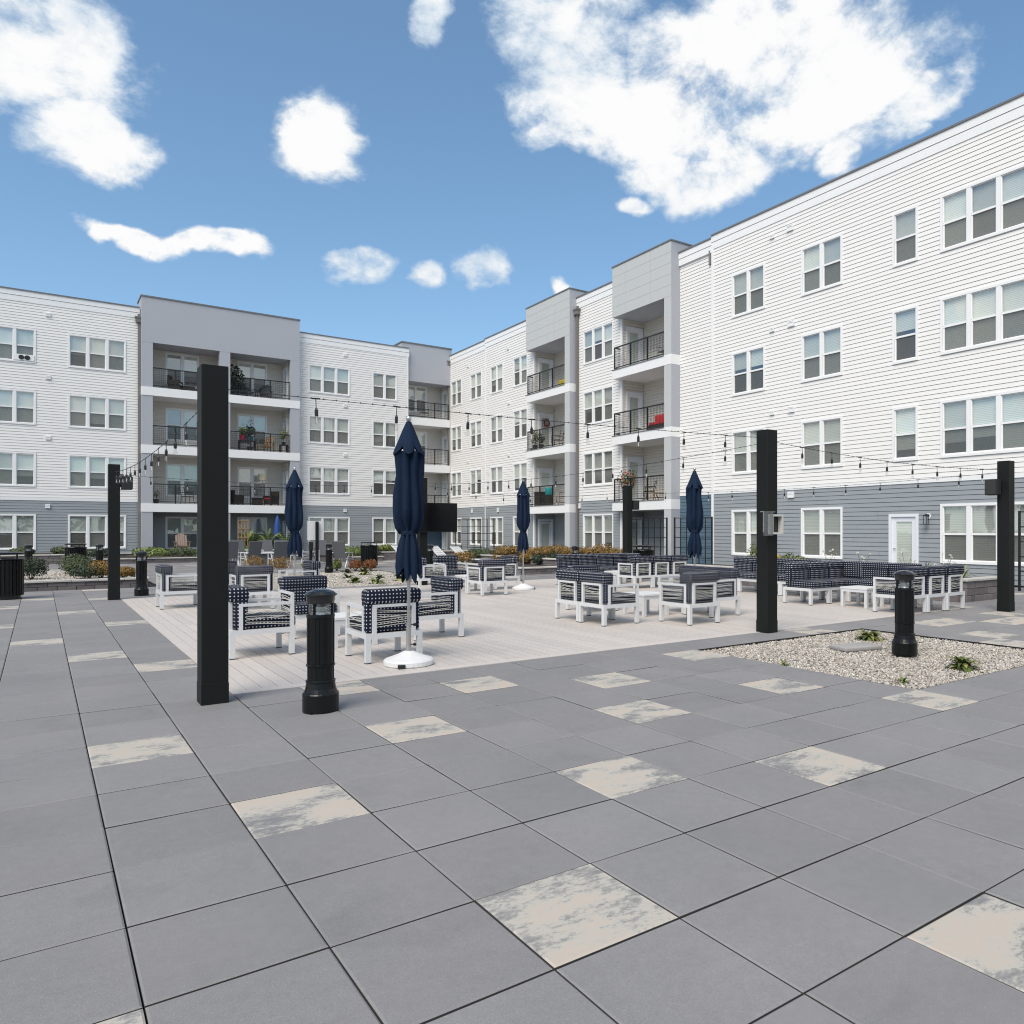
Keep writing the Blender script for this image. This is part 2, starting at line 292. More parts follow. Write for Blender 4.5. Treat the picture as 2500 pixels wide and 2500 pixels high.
# ------------------------------------------------------------------ mesh helpers
class MB:
    def __init__(s): s.v = []; s.f = []; s.m = []; s.t = []
    def face(s, pts, m=0, t=.5):
        n = len(s.v); s.v.extend([tuple(p) for p in pts]); s.f.append(tuple(range(n, n+len(pts)))); s.m.append(m); s.t.append(t)
    def box(s, x0, y0, z0, x1, y1, z1, m=0, t=.5):
        if x0 > x1: x0, x1 = x1, x0
        if y0 > y1: y0, y1 = y1, y0
        if z0 > z1: z0, z1 = z1, z0
        n = len(s.v)
        s.v += [(x0,y0,z0),(x1,y0,z0),(x1,y1,z0),(x0,y1,z0),(x0,y0,z1),(x1,y0,z1),(x1,y1,z1),(x0,y1,z1)]
        for q in ((0,3,2,1),(4,5,6,7),(0,1,5,4),(1,2,6,5),(2,3,7,6),(3,0,4,7)):
            s.f.append(tuple(n+i for i in q)); s.m.append(m); s.t.append(t)
        return s
    def bar(s, p0, p1, r, m=0, n=4, r1=None, t=.5, caps=True):
        p0 = Vector(p0); p1 = Vector(p1); d = (p1-p0).normalized(); r1 = r if r1 is None else r1
        u = d.cross(Vector((0,0,1)) if abs(d.z) < .9 else Vector((1,0,0))).normalized(); w_ = d.cross(u)
        b = len(s.v)
        for P, R in ((p0, r), (p1, r1)):
            for i in range(n):
                a = 2*PI*(i+.5)/n; s.v.append(tuple(P+(u*math.cos(a)+w_*math.sin(a))*R))
        for i in range(n):
            j = (i+1) % n; s.f.append((b+i, b+j, b+n+j, b+n+i)); s.m.append(m); s.t.append(t)
        if caps:
            s.f.append(tuple(b+i for i in range(n))[::-1]); s.f.append(tuple(b+n+i for i in range(n))); s.m += [m, m]; s.t += [t, t]
        return s
    def tube(s, pts, r, m=0, n=5):
        for a, b in zip(pts, pts[1:]): s.bar(a, b, r, m, n)
        return s
    def lathe(s, prof, n=16, c=(0,0,0), m=0, mod=None, cap=True, t=.5):
        b = len(s.v)
        for k, (r, z) in enumerate(prof):
            for i in range(n):
                a = 2*PI*i/n; rr = r if mod is None else r*mod(a, k)
                s.v.append((c[0]+rr*math.cos(a), c[1]+rr*math.sin(a), c[2]+z))
        for k in range(len(prof)-1):
            for i in range(n):
                j = (i+1) % n; s.f.append((b+k*n+i, b+k*n+j, b+(k+1)*n+j, b+(k+1)*n+i)); s.m.append(m); s.t.append(t)
        if cap:
            s.f.append(tuple(b+i for i in range(n))[::-1]); e = b+(len(prof)-1)*n; s.f.append(tuple(e+i for i in range(n))); s.m += [m, m]; s.t += [t, t]
        return s
    def leaves(s, c, r, n, size, m=0, seed=1, shell=.5, zmin=-1., aspect=1.7, noise_=.25, up=.35):
        q = random.Random(seed); c = Vector(c); lob = [(Vector((q.gauss(0,1), q.gauss(0,1), q.gauss(0,1))).normalized(), q.uniform(-noise_, noise_)) for _ in range(9)]
        for _ in range(n):
            d = Vector((q.gauss(0,1), q.gauss(0,1), q.gauss(0,1))).normalized()
            if d.z < zmin: d.z = -d.z*.5
            k = 1+sum(a*max(0, d.dot(l))**4 for l, a in lob)
            rad = (shell+(1-shell)*q.random()**.6)*k
            P = c+Vector((d.x*r[0], d.y*r[1], d.z*r[2]))*rad
            nrm = (d+Vector((q.gauss(0,.5), q.gauss(0,.5), q.gauss(0,.5)+up))).normalized()
            u = nrm.cross(Vector((q.gauss(0,1), q.gauss(0,1), q.gauss(0,1)))).normalized(); w_ = nrm.cross(u)
            a = size*q.uniform(.6, 1.3); b = a/aspect
            s.face([P-u*a*.5, P+w_*b*.5, P+u*a*.5, P-w_*b*.5], m, q.random())
        return s
    def blade(s, p, d, ln, wd, droop, m=0, t=.5, n=4):
        p = Vector(p); d = Vector(d).normalized(); side = d.cross(Vector((0,0,1)))
        side = side.normalized() if side.length > .01 else Vector((1,0,0)); prev = None; cur = p.copy(); dr = d.copy()
        for i in range(n+1):
            k = i/n; wv = wd*math.sin(PI*min(1, .18+.82*k))*.5+.001
            a, b = cur-side*wv, cur+side*wv
            if prev: s.face([prev[0], prev[1], b, a], m, t)
            prev = (a, b); cur = cur+dr*(ln/n); dr = (dr+Vector((0,0,-droop/n))).normalized()
        return s
    def mesh(s, name, mats, smooth=False, bevel=0.):
        me = bpy.data.meshes.new(name); me.from_pydata(s.v, [], s.f)
        if not isinstance(mats, (list, tuple)): mats = [mats]
        for q in mats: me.materials.append(q)
        if len(mats) > 1: me.polygons.foreach_set('material_index', s.m)
        at = me.attributes.new('tint', 'FLOAT', 'FACE'); at.data.foreach_set('value', s.t)
        if smooth:
            me.polygons.foreach_set('use_smooth', [True]*len(s.f))
        me.update()
        return me
WM = {}
def setw(o, M, parent):
    WM[o.name] = M.copy()
    if parent: o.parent = parent; o.matrix_basis = WM[parent.name].inverted() @ M
    else: o.matrix_basis = M
I4 = Matrix.Identity(4)
def T(x, y, z=0, rz=0): return Matrix.Translation((x, y, z)) @ Matrix.Rotation(rz, 4, 'Z')
def link(name, me, parent=None, M=I4, kind=None):
    o = bpy.data.objects.new(name, me); COL.objects.link(o); setw(o, M, parent)
    if kind: o['kind'] = kind
    return o
def build(mb, name, mats, parent=None, M=I4, smooth=False, kind=None): return link(name, mb.mesh(name, mats, smooth), parent, M, kind)
def tag(o, label, cat, group=None):
    o['label'] = label; o['category'] = cat
    if group: o['group'] = group
    return o
def thing(name, label, cat, M=I4, group=None):
    o = bpy.data.objects.new(name, None); COL.objects.link(o); o.empty_display_size = .2; setw(o, M, None)
    return tag(o, label, cat, group)
def copy_tree(o, M, label=None, group=None):
    c = o.copy(); COL.objects.link(c); setw(c, M, None)
    if label: c['label'] = label
    if group: c['group'] = group
    def kids(a, b):
        for ch in list(a.children):
            d = ch.copy(); COL.objects.link(d); d.parent = b; d.matrix_basis = ch.matrix_basis.copy(); WM[d.name] = WM[b.name] @ d.matrix_basis
            kids(ch, d)
    kids(o, c)
    return c
def rbox(x0, y0, z0, x1, y1, z1, r, seg=2, uv=True, name='cushion', puff=0.):
    soft = seg > 1
    bm = bmesh.new(); bmesh.ops.create_cube(bm, size=1)
    for v in bm.verts: v.co = Vector((x0+(v.co.x+.5)*(x1-x0), y0+(v.co.y+.5)*(y1-y0), z0+(v.co.z+.5)*(z1-z0)))
    if puff: bmesh.ops.subdivide_edges(bm, edges=bm.edges[:], cuts=3, use_grid_fill=True)
    if puff:
        cx, cy, cz = (x0+x1)/2, (y0+y1)/2, (z0+z1)/2
        for v in bm.verts:
            a, b, c = 2*(v.co.x-cx)/(x1-x0), 2*(v.co.y-cy)/(y1-y0), 2*(v.co.z-cz)/(z1-z0)
            ea, eb, ec = 1-a*a, 1-b*b, 1-c*c
            rr = Vector((a*(eb+ec)/2, b*(ea+ec)/2, c*(ea+eb)/2))
            v.co += rr*puff
            k = sum(1 for q in (a, b, c) if abs(q) > .99)
            if k >= 2: v.co -= Vector((a if abs(a) > .99 else 0, b if abs(b) > .99 else 0, c if abs(c) > .99 else 0))*r*.45
    else: bmesh.ops.bevel(bm, geom=bm.edges[:], offset=r, segments=seg, affect='EDGES', profile=.5)
    bm.normal_update()
    l = bm.loops.layers.uv.new('uv')
    for f in bm.faces:
        n = f.normal; f.smooth = soft
        for lp in f.loops:
            c = lp.vert.co
            lp[l].uv = (c.y, c.z) if abs(n.x) > max(abs(n.y), abs(n.z)) else ((c.x, c.z) if abs(n.y) > abs(n.z) else (c.x, c.y))
    me = bpy.data.meshes.new(name); bm.to_mesh(me); bm.free()
    return me

# ------------------------------------------------------------------ the ground, the paving, the deck
g = MB(); g.box(-400, -400, -1.0, 400, 400, -.075); o = build(g, 'ground', GROUND, kind='structure')
g = MB(); g.box(-30, -8, -.10, 21.55, 46.3, -.066); o = build(g, 'paver_bed', BED_AND_SHADE, kind='structure')
PX, PY, PS = 1.50, 2.854, .61
DX0, DX1, DY0, DY1 = 1.50, 15.0, 7.734, 19.93
HOLES = [(DX0, DY0, DX1, DY1), (PX+9*PS, PY+2*PS, PX+15*PS, PY+7*PS), (4.55, 20.54, 10.65, 28.48), (-6, 23.9, 2.45, 30.2),
         (-30, 41.9, 1.6, 47), (1.6, 40.3, 11.6, 47), (11.0, 36.2, 13.9, 47), (13.9, 37.5, 22, 47), (13.5, 22.3, 22, 31), (16.4, 8.4, 18.0, 17.5)]
LIGHT = {(0,-1),(2,1),(4,3),(5,5),(3,6),(1,4),(-1,2),(-2,5),(1,7),(2,-3),(-3,-1),(7,3),(8,1),(4,0),(-1,11),(-2,13),(-3,16),(-1,19),(-2,23),(-3,29),(-1,28),
         (-4,20),(-4,26),(8,6),(13,7),(18,6),(16,4),(15,3),(20,5),(17,6),(22,8),(21,6),(19,5),(-3,35)}
pave = bpy.data.objects.new('pavement', None); COL.objects.link(pave); pave['kind'] = 'structure'; setw(pave, T(PX, PY), None)
cy_, sy_ = math.cos(YAW), math.sin(YAW)
cells = []
pr = random.Random(5)
for i in range(-34, 33):
    for j in range(-9, 72):
        x, y = PX+(i+.5)*PS, PY+(j+.5)*PS
        if any(a-.02 < x < c+.02 and b-.02 < y < d+.02 for a, b, c, d in HOLES): continue
        f = x*sy_+y*cy_; r = x*cy_-y*sy_
        lit = (i, j) in LIGHT or (not (-5 < i < 22 and j < 32) and (i*7+j*3) % 23 == 0)
        vis = f > 1.7 and abs((CX_+F_*r/f)-1250) < 1250+.5*F_/f and f < 60
        cells.append((0 if vis else 1, f if vis else 99+f, i, j, x, y, lit))
cells.sort()
e_, f_, b_ = PS/2-.0033, PS/2-.0052, .008
def paver_mesh(name, m):
    q = MB(); t = 0.
    lo = [(-e_,-f_),(e_,-f_),(e_,f_),(-e_,f_)]; hi = [(a*(e_-b_)/e_, b*(f_-b_)/f_) for a, b in lo]
    q.face([(a, b, 0) for a, b in hi]); 
    for k in range(4):
        n = (k+1) % 4
        q.face([(*lo[k], -.005), (*lo[n], -.005), (*hi[n], 0), (*hi[k], 0)])
        q.face([(*lo[k], -.06), (*lo[n], -.06), (*lo[n], -.005), (*lo[k], -.005)], 1)  # side faces near-black: the shade of the joint put into the colour
    return q
PM = []
for k in range(8):
    q = paver_mesh('p', PAVER); q.t = [k/7]*len(q.f); PM.append(q.mesh('paver', [PAVER, BED_AND_SHADE]))
PL = paver_mesh('p', LPAVER).mesh('marbled_paver', [LPAVER, BED_AND_SHADE])
rest = MB(); restl = MB()
for k, (nv, f, i, j, x, y, lit) in enumerate(cells):
    z = pr.uniform(-.0025, .0015); rx, ry = pr.gauss(0, .0022), pr.gauss(0, .0022)
    if k < 300:
        o = link('paver', PL if lit else PM[pr.randrange(8)], pave, T(x, y, z) @ Matrix.Rotation(rx, 4, 'X') @ Matrix.Rotation(ry, 4, 'Y'))
        if lit: o['label'] = 'pale marbled paver'
    else:
        d = restl if lit else rest; t = pr.random(); h = e_
        d.face([(x-h, y-h, z-ry*h*-1-rx*h), (x+h, y-h, z-ry*h-rx*h), (x+h, y+h, z-ry*h+rx*h), (x-h, y+h, z+ry*h+rx*h)], 0, t)
        if f < 30 and nv == 0:
            for (ax, ay, bx, by) in ((x-h, y-h, x+h, y-h), (x+h, y-h, x+h, y+h), (x+h, y+h, x-h, y+h), (x-h, y+h, x-h, y-h)):
                d.face([(ax, ay, -.06), (bx, by, -.06), (bx, by, z), (ax, ay, z)], 1, t)  # same painted joint shade on the sides of the far pavers
build(rest, 'far_pavers', [PAVER, BED_AND_SHADE], pave, kind='stuff'); build(restl, 'far_marbled_pavers', [LPAVER, BED_AND_SHADE], pave, kind='stuff')

deck = bpy.data.objects.new('deck', None); COL.objects.link(deck); deck['kind'] = 'structure'; setw(deck, T(DX0, DY0), None)
BW = .148; nb = int((DX1-DX0-2*BW)/BW); step = (DX1-DX0-2*BW)/nb
bmid = DY0+6.15
for ya, yb in ((DY0+BW, bmid-BW/2), (bmid+BW/2, DY1-BW)):
    q = MB(); q.box(-step/2+.0045, 0, -.028, step/2-.0045, yb-ya, .002); me = q.mesh('deck_board', DECK)
    for k in range(nb): link('deck_board', me, deck, T(DX0+BW+(k+.5)*step, ya+.003))
for (x0, y0, x1, y1) in ((DX0, DY0, DX1, DY0+BW-.003), (DX0, DY1-BW+.003, DX1, DY1), (DX0, DY0+BW, DX0+BW-.003, DY1-BW), (DX1-BW+.003, DY0+BW, DX1, DY1-BW), (DX0+BW, bmid-BW/2+.003, DX1-BW, bmid+BW/2-.003)):
    q = MB(); q.box(0, 0, -.028, x1-x0, y1-y0, .004); build(q, 'border_board', DECK, deck, T(x0, y0))
q = MB(); q.box(DX0+.01, DY0+.01, -.029, DX1-.01, DY1-.01, -.0285); build(q, 'joists', BED_AND_SHADE, deck)

def pebbles(name, x0, y0, x1, y1, z, n, s0, s1, seed, mats, raise_=.0):
    R = np.random.RandomState(seed)
    base = np.array([(1,0,0),(-1,0,0),(0,1,0),(0,-1,0),(0,0,1),(0,0,-1)], float)
    fc = np.array([(0,2,4),(2,1,4),(1,3,4),(3,0,4),(2,0,5),(1,2,5),(3,1,5),(0,3,5)])
    P = np.c_[R.uniform(x0, x1, n), R.uniform(y0, y1, n), z+R.uniform(-.006, .012, n)+raise_*0]
    S = R.uniform(s0, s1, (n, 1))*R.uniform(.65, 1.2, (n, 3)); S[:, 2] *= .65
    a = R.uniform(0, 2*PI, n); tl = R.uniform(-.6, .6, n)
    V = base[None]*S[:, None]*R.uniform(.75, 1.15, (n, 6, 3))
    ca, sa = np.cos(a)[:, None], np.sin(a)[:, None]
    x = V[..., 0]*np.cos(tl)[:, None]-V[..., 2]*np.sin(tl)[:, None]; zz = V[..., 0]*np.sin(tl)[:, None]+V[..., 2]*np.cos(tl)[:, None]
    V = np.stack([x*ca-V[..., 1]*sa, x*sa+V[..., 1]*ca, zz], -1)+P[:, None]
    F = (fc[None]+6*np.arange(n)[:, None, None]).reshape(-1, 3)
    me = bpy.data.meshes.new(name); nv, nf = n*6, n*8
    me.vertices.add(nv); me.vertices.foreach_set('co', V.ravel()); me.loops.add(nf*3); me.loops.foreach_set('vertex_index', F.ravel().astype(np.int32))
    me.polygons.add(nf); me.polygons.foreach_set('loop_start', np.arange(0, nf*3, 3, dtype=np.int32)); me.polygons.foreach_set('loop_total', np.full(nf, 3, np.int32))
    me.materials.append(mats)
    at = me.attributes.new('tint', 'FLOAT', 'FACE'); at.data.foreach_set('value', np.repeat(R.random_sample(n), 8))
    me.update(calc_edges=True); me.validate()
    return link(name, me, None, I4, 'stuff')
PEB = mat('pebble', (.20, .17, .14), .75, tint=((.50, .45, .38), (.36, .32, .275), (.60, .56, .50), (.20, .185, .175), (.74, .70, .64)))
gx0, gy0, gx1, gy1 = HOLES[1]
q = MB(); q.box(gx0+.002, gy0+.002, -.069, gx1-.002, gy1-.002, -.052); build(q, 'gravel_base', CONC, kind='structure')
pebbles('gravel', gx0+.012, gy0+.012, gx1-.012, gy1-.012, -.035, 26000, .012, .025, 3, PEB)
q = MB()                                                    # dark edging strip round the gravel
for a in ((gx0, gy0, gx1, gy0+.008), (gx0, gy1-.008, gx1, gy1), (gx0, gy0+.008, gx0+.008, gy1-.008), (gx1-.008, gy0+.008, gx1, gy1-.008)): q.box(a[0], a[1], -.05, a[2], a[3], -.004)
build(q, 'gravel_edging', BLACKM, kind='structure')
q = MB(); q.box(4.56, 20.55, -.068, 10.64, 28.47, -.045); build(q, 'garden_bed_base', CONC, kind='structure')
pebbles('garden_gravel', 4.58, 20.57, 10.62, 28.45, -.03, 20000, .02, .04, 6, PEB)
pebbles('planter_gravel', -5.6, 24.15, 2.2, 29.9, .2, 15000, .025, .045, 8, PEB)

# stepping stone in the gravel
def at(px, py, z=0.):
    a = (px-CX_)/F_; b = -(py-CY_)/F_; d = (a*cy_+sy_, -a*sy_+cy_, b); t = (z-CAM_H)/b; return Vector((t*d[0], t*d[1], z))
def frm(px, fwd, z=0.):
    r = (px-CX_)/F_*fwd; return Vector((r*cy_+fwd*sy_, -r*sy_+fwd*cy_, z))
c = at(2088, 1581)
me = rbox(-.3, -.17, 0, .3, .17, .055, .012); me.materials.append(CONC)
o = link('stepping_stone', me, None, T(c.x, c.y, -.02, -.25)); tag(o, 'pale grey stepping stone lying loose on the gravel bed by the bollard', 'stone')

# ------------------------------------------------------------------ the apartment building
BLD = thing('apartment_building', 'four storey white and grey apartment building wrapping two sides of the courtyard', 'building', T(21.7, 46.4))
class Facade:
    def __init__(s, O, xd, yd):
        s.M = Matrix(((xd[0], yd[0], 0, O[0]), (xd[1], yd[1], 0, O[1]), (0, 0, 1, 0), (0, 0, 0, 1)))
    def at(s, a, y=0, z=0, rz=0): return s.M @ T(a, y, z, rz)
rot = math.radians(1.2)
FL = Facade((0, 46.4), (1, 0), (0, 1))
FR = Facade((21.7, 0), (-math.sin(rot), -math.cos(rot)), (math.cos(rot), -math.sin(rot)))
CS = .14
def siding(F, a0, a1, z0, z1, holes=(), m=WHITE, y0=0., single=False, parent=None, lap=True):
    n = max(1, round((z1-z0)/CS)); h = (z1-z0)/n; allq = MB()
    for k in range(n):
        zb = z0+k*h; zc = zb+h/2
        segs = [(a0, a1)]
        for (ha, hb, hz0, hz1) in holes:
            if hz0+.03 < zc < hz1-.03:
                ns = []
                for (p, q_) in segs:
                    if hb <= p or ha >= q_: ns.append((p, q_)); continue
                    if ha > p: ns.append((p, ha))
                    if hb < q_: ns.append((hb, q_))
                segs = ns
        s_ = .0145
        if single and m is GREYS:
            ns = []
            for (p, e) in segs:
                if e-p > 1.6: c_ = p+(e-p)*(.2+.6*((k*.37+.13) % 1)); ns += [(p, c_-.003), (c_+.003, e)]
                else: ns.append((p, e))
            segs = ns
        for (p, e) in segs:
            q = MB() if single else allq
            q.face([(p, y0-.020, zb+s_), (e, y0-.020, zb+s_), (e, y0-.008, zb+h), (p, y0-.008, zb+h)])
            q.face([(p, y0-.020, zb+s_), (p, y0+.02, zb+s_), (e, y0+.02, zb+s_), (e, y0-.020, zb+s_)])
            q.face([(p, y0-.008, zb+h), (e, y0-.008, zb+h), (e, y0+.02, zb+h), (p, y0+.02, zb+h)])
            q.face([(p, y0+.018, zb-.002), (e, y0+.018, zb-.002), (e, y0+.018, zb+h+.002), (p, y0+.018, zb+h+.002)])
            if single: build(q, 'siding_board', m, BLD, F.M)
    if not single: build(allq, 'siding', m, BLD, F.M, kind='stuff')
WINC = {}
wr = random.Random(21)
def window(F, a0, a1, z0, z1, n, y=0., blind=None, rail=.52):
    wd, h = a1-a0, z1-z0; key = (n, round(wd, 2), round(h, 2)); t = .075; mul = .125
    uw = (wd-2*t-(n-1)*mul)/n; zm = h*(1-rail)+0.02
    if key not in WINC:
        q = MB()
        q.box(0, -.04, 0, t, .10, h); q.box(wd-t, -.04, 0, wd, .10, h); q.box(t, -.04, h-t, wd-t, .10, h); q.box(t, -.05, 0, wd-t, .10, t)
        for k in range(1, n):
            x = t+k*uw+(k-1)*mul; q.box(x, -.035, t, x+mul, .10, h-t)
        for k in range(n):
            x = t+k*(uw+mul); r_ = .035
            q.box(x, .0, zm-.03, x+uw, .07, zm+.03)
            q.box(x, .012, t, x+r_, .06, zm-.03); q.box(x+uw-r_, .012, t, x+uw, .06, zm-.03); q.box(x+r_, .012, t, x+uw-r_, .06, t+r_)
            q.box(x, -.01, zm+.03, x+r_*.7, .04, h-t); q.box(x+uw-r_*.7, -.01, zm+.03, x+uw, .04, h-t); q.box(x+r_*.7, -.01, h-t-r_*.7, x+uw-r_*.7, .04, h-t)
        fm = q.mesh('window_frame', TRIM)
        q = MB(); q.face([(0, 0, 0), (uw, 0, 0), (uw, 0, h-t-zm-.02), (0, 0, h-t-zm-.02)]); pu = q.mesh('upper_pane', GLASS)
        q = MB(); q.face([(0, 0, 0), (uw, 0, 0), (uw, 0, zm-t-.02), (0, 0, zm-t-.02)]); pl = q.mesh('lower_pane', GLASS); ps = q.copy_mesh('insect_screen', SCRN) if hasattr(q, 'copy_mesh') else q.mesh('insect_screen', SCRN)
        WINC[key] = (fm, pu, pl, ps)
    fm, pu, pl, ps = WINC[key]
    wo = link('window', fm, BLD, F.at(a0, y, z0))
    for k in range(n):
        x = a0+t+k*(uw+mul)
        link('pane', pu, wo, F.at(x, y+.02, z0+zm+.01)); link('pane', pl, wo, F.at(x, y+.05, z0+t+.01)); link('insect_screen', ps, wo, F.at(x, y+.03, z0+t+.01))
        b = blind if blind is not None else (0 if wr.random() < .6 else wr.choice((.15, .2, .3, .42, .5, .62)))
        if callable(b): b = b(k)
        if b < .99:
            q = MB(); hb = (h-2*t)*(1-b); q.face([(0, 0, -hb), (uw, 0, -hb), (uw, 0, 0), (0, 0, 0)])
            if b > .02: q.box(0, -.012, -hb-.025, uw, .012, -hb)
            build(q, 'blind', BLIND, wo, F.at(x, y+.085, z0+h-t))
    return (a0+.04, a1-.04, z0+.04, z1-.04)
def door(F, a0, a1, z0, z1, y=0., glass=True, parent=None):
    q = MB(); t = .09; wd, h = a1-a0, z1-z0
    q.box(0, -.05, 0, t, .06, h); q.box(wd-t, -.05, 0, wd, .06, h); q.box(t, -.05, h-t, wd-t, .06, h)
    st = .15
    q.box(t, .0, 0, t+st, .05, h-t); q.box(wd-t-st, .0, 0, wd-t, .05, h-t); q.box(t+st, 0, h-t-st, wd-t-st, .05, h-t); q.box(t+st, 0, 0, wd-t-st, .05, .25)
    d = build(q, 'door', DOORW, BLD, F.at(a0, y, z0))
    q = MB(); q.face([(t+st, .02, .25), (wd-t-st, .02, .25), (wd-t-st, .02, h-t-st), (t+st, .02, h-t-st)]); build(q, 'pane', GLASS, d, F.at(a0, y, z0))
    q = MB(); q.face([(t+st, .045, .25), (wd-t-st, .045, .25), (wd-t-st, .045, h-t-st), (t+st, .045, h-t-st)]); build(q, 'blind', BLIND, d, F.at(a0, y, z0))
    q = MB(); q.bar((t+.07, -.0, .98), (t+.07, -.05, .98), .012, n=6); q.bar((t+.07, -.05, .98), (t+.17, -.05, .98), .011, n=6); q.lathe([(.028, 0), (.028, .012)], 10, (0, 0, 0))
    build(q, 'handle', STEEL, d, F.at(a0, y, z0))
    return (a0+.04, a1-.04, z0, z1-.04)
def part_box(F, name, m, a0, a1, y0, y1, z0, z1, parent=None):
    q = MB(); q.box(0, 0, 0, a1-a0, y1-y0, z1-z0); return build(q, name, m, parent or BLD, F.at(a0, y0, z0))
def parapet(F, a0, a1, zt=13.46, cap=True):
    part_box(F, 'fascia_board', TRIM, a0, a1, -.035, .3, zt-.60, zt-.33); part_box(F, 'fascia_board', TRIM, a0, a1, -.05, .3, zt-.312, zt-.06)
    part_box(F, 'coping', COPING, a0, a1, -.085, .35, zt-.06, zt)
def vent(F, a, z, w_=.2, h=.16, d=.05):
    q = MB(); q.box(0, -d, 0, w_, 0, h); q.box(.025, -d-.012, h-.04, w_-.025, -d, h-.02); q.box(.025, -d-.012, h-.085, w_-.025, -d, h-.065); build(q, 'vent', TRIM, BLD, F.at(a, -.02, z))
ROWS = [(9.86, 11.57), (6.79, 8.49), (3.71, 5.42), (.57, 2.34)]
def stack(F, a0, a1, n, y=0., rows=ROWS, **k): return [window(F, a0, a1, z0, z1, n, y, **k) for z0, z1 in rows]
def downspout(F, a, zt, y=-.09, gutter=True):
    q = MB(); q.box(-.06, y-.05, 0.1, .06, y+.05, zt-.5); d = build(q, 'downspout', DOWN, BLD, F.at(a))
    q = MB(); q.box(-.17, y-.13, zt-.5, .17, y+.07, zt-.28); q.box(-.21, y-.16, zt-.28, .21, y+.07, zt-.2); q.box(-.07, y-.02, zt-.2, .07, y+.07, zt-.05); build(q, 'leader_head', DOWN, d, F.at(a))
def railing(F, segs, zf, bal, post_at):
    # segs: list of ((a,y),(a,y)); top at zf+1.05
    q = MB(); wq = MB()
    for (p, e) in segs:
        p = Vector((*p, 0)); e = Vector((*e, 0)); ln = (e-p).length; d = (e-p)/ln; nrm = Vector((-d.y, d.x, 0))
        def beam(z0, z1, hw, Q=q, f0=0, f1=ln):
            A, B = p+d*f0, p+d*f1
            c = [A-nrm*hw, B-nrm*hw, B+nrm*hw, A+nrm*hw]
            Q.face([(*v[:2], z1) for v in c]); Q.face([(*v[:2], z0) for v in c][::-1])
            for i in range(4):
                j = (i+1) % 4; Q.face([(*c[i][:2], z0), (*c[j][:2], z0), (*c[j][:2], z1), (*c[i][:2], z1)])
        beam(zf+1.02, zf+1.07, .03); beam(zf+.08, zf+.12, .022)
        for k in range(1, 9): beam(zf+.12+k*.1-.004, zf+.12+k*.1+.004, .004, wq)
        m_ = int(ln/.1)
        for k in range(1, m_): beam(zf+.12, zf+1.02, .004, wq, k*ln/m_-.004, k*ln/m_+.004)
        for pf in post_at(ln): beam(zf, zf+1.03, .028, q, max(0, pf-.028), min(ln, pf+.028))
    build(q, 'railing', BLACKM, bal, F.M); build(wq, 'wire_mesh', BLACKM, bal, F.M)

# ---- right wing
E0 = -46.9
holes = []
for a0, a1, n in ((-20.55, -18.85, 2), (-17.18, -15.45, 2), (-13.6, -12.73, 1), (-12.02, -9.46, 3), (-8.2, -6.48, 2), (-4.9, -3.2, 2)):
    rows = ROWS if n != 1 else ROWS[:3]
    bl = None
    for r_, (z0, z1) in enumerate(rows):
        bl = 0
        if n == 3 and a0 < -9 and r_ == 2: bl = lambda k: (.25, .3, 0)[k]
        if n == 1 and r_ == 1: bl = .62
        if n == 1 and r_ == 2: bl = .80*.25
        if a0 == -20.55 and r_ == 1: bl = .62
        holes.append(window(FR, a0, a1, z0, z1, n, blind=bl))
holes.append(door(FR, -13.72, -12.71, 0, 2.06))
siding(FR, -21.55, -9.5, 3.14, 12.9, holes, WHITE, single=True)
siding(FR, -21.55, -9.5, .02, 3.0, holes, GREYS, single=True)
siding(FR, -9.5, 14, 3.14, 12.9, holes, WHITE); siding(FR, -9.5, 14, .02, 3.0, holes, GREYS)
part_box(FR, 'trim_band', TRIM, -21.55, 14, -.035, .02, 3.0, 3.14)
part_box(FR, 'corner_board', TRIM, -21.66, -21.54, -.045, .3, 0, 12.9)
parapet(FR, -21.66, 14, 13.5)
holes = []
siding(FR, -23.62, -21.66, 3.14, 12.8, (), WHITE, y0=.05); siding(FR, -23.62, -21.66, .02, 3.0, (), TEAL, y0=.05)
part_box(FR, 'trim_band', TRIM, -23.62, -21.66, .02, .07, 3.0, 3.14); parapet(FR, -23.62, -21.66, 13.40)
q = MB(); q.bar((-21.78, -.0, 12.35), (-21.78, -.0, 12.9), .06, n=8); q.bar((-21.78, 0, 12.9), (-21.78, .2, 12.9), .06, n=8); build(q, 'scupper', DOWN, BLD, FR.M)
h2 = stack(FR, -30.8, -28.27, 3)
siding(FR, -31.36, -27.57, 3.14, 12.85, h2, WHITE); siding(FR, -31.36, -27.57, .02, 3.0, h2, GREYS)
part_box(FR, 'trim_band', TRIM, -31.36, -27.57, -.035, .02, 3.0, 3.14); parapet(FR, -31.36, -27.57, 13.44)
h3 = []
for a0, a1 in ((-37.97, -36.32), (-40.83, -39.18), (-43.61, -41.97), (-46.48, -44.86)): h3 += stack(FR, a0, a1, 2)
siding(FR, -46.9, -35.56, 3.14, 12.85, h3, WHITE); siding(FR, -46.9, -35.56, .02, 3.0, h3, GREYS)
part_box(FR, 'trim_band', TRIM, -46.9, -35.56, -.035, .02, 3.0, 3.14); parapet(FR, -41.5, -35.56, 13.46); parapet(FR, -46.95, -41.5, 13.38)
part_box(FR, 'seam_trim', TRIM, -41.53, -41.45, -.035, .0, .1, 12.85)
for a, z in ((-18.6, 12.35), (-18.6, 8.9), (-18.6, 5.82), (-38.6, 8.95), (-38.6, 5.9), (-44.0, 8.95), (-44.0, 5.9), (-44, 12.1), (-38.7, 12.2), (-27.9, 12.2)): vent(FR, a, z)
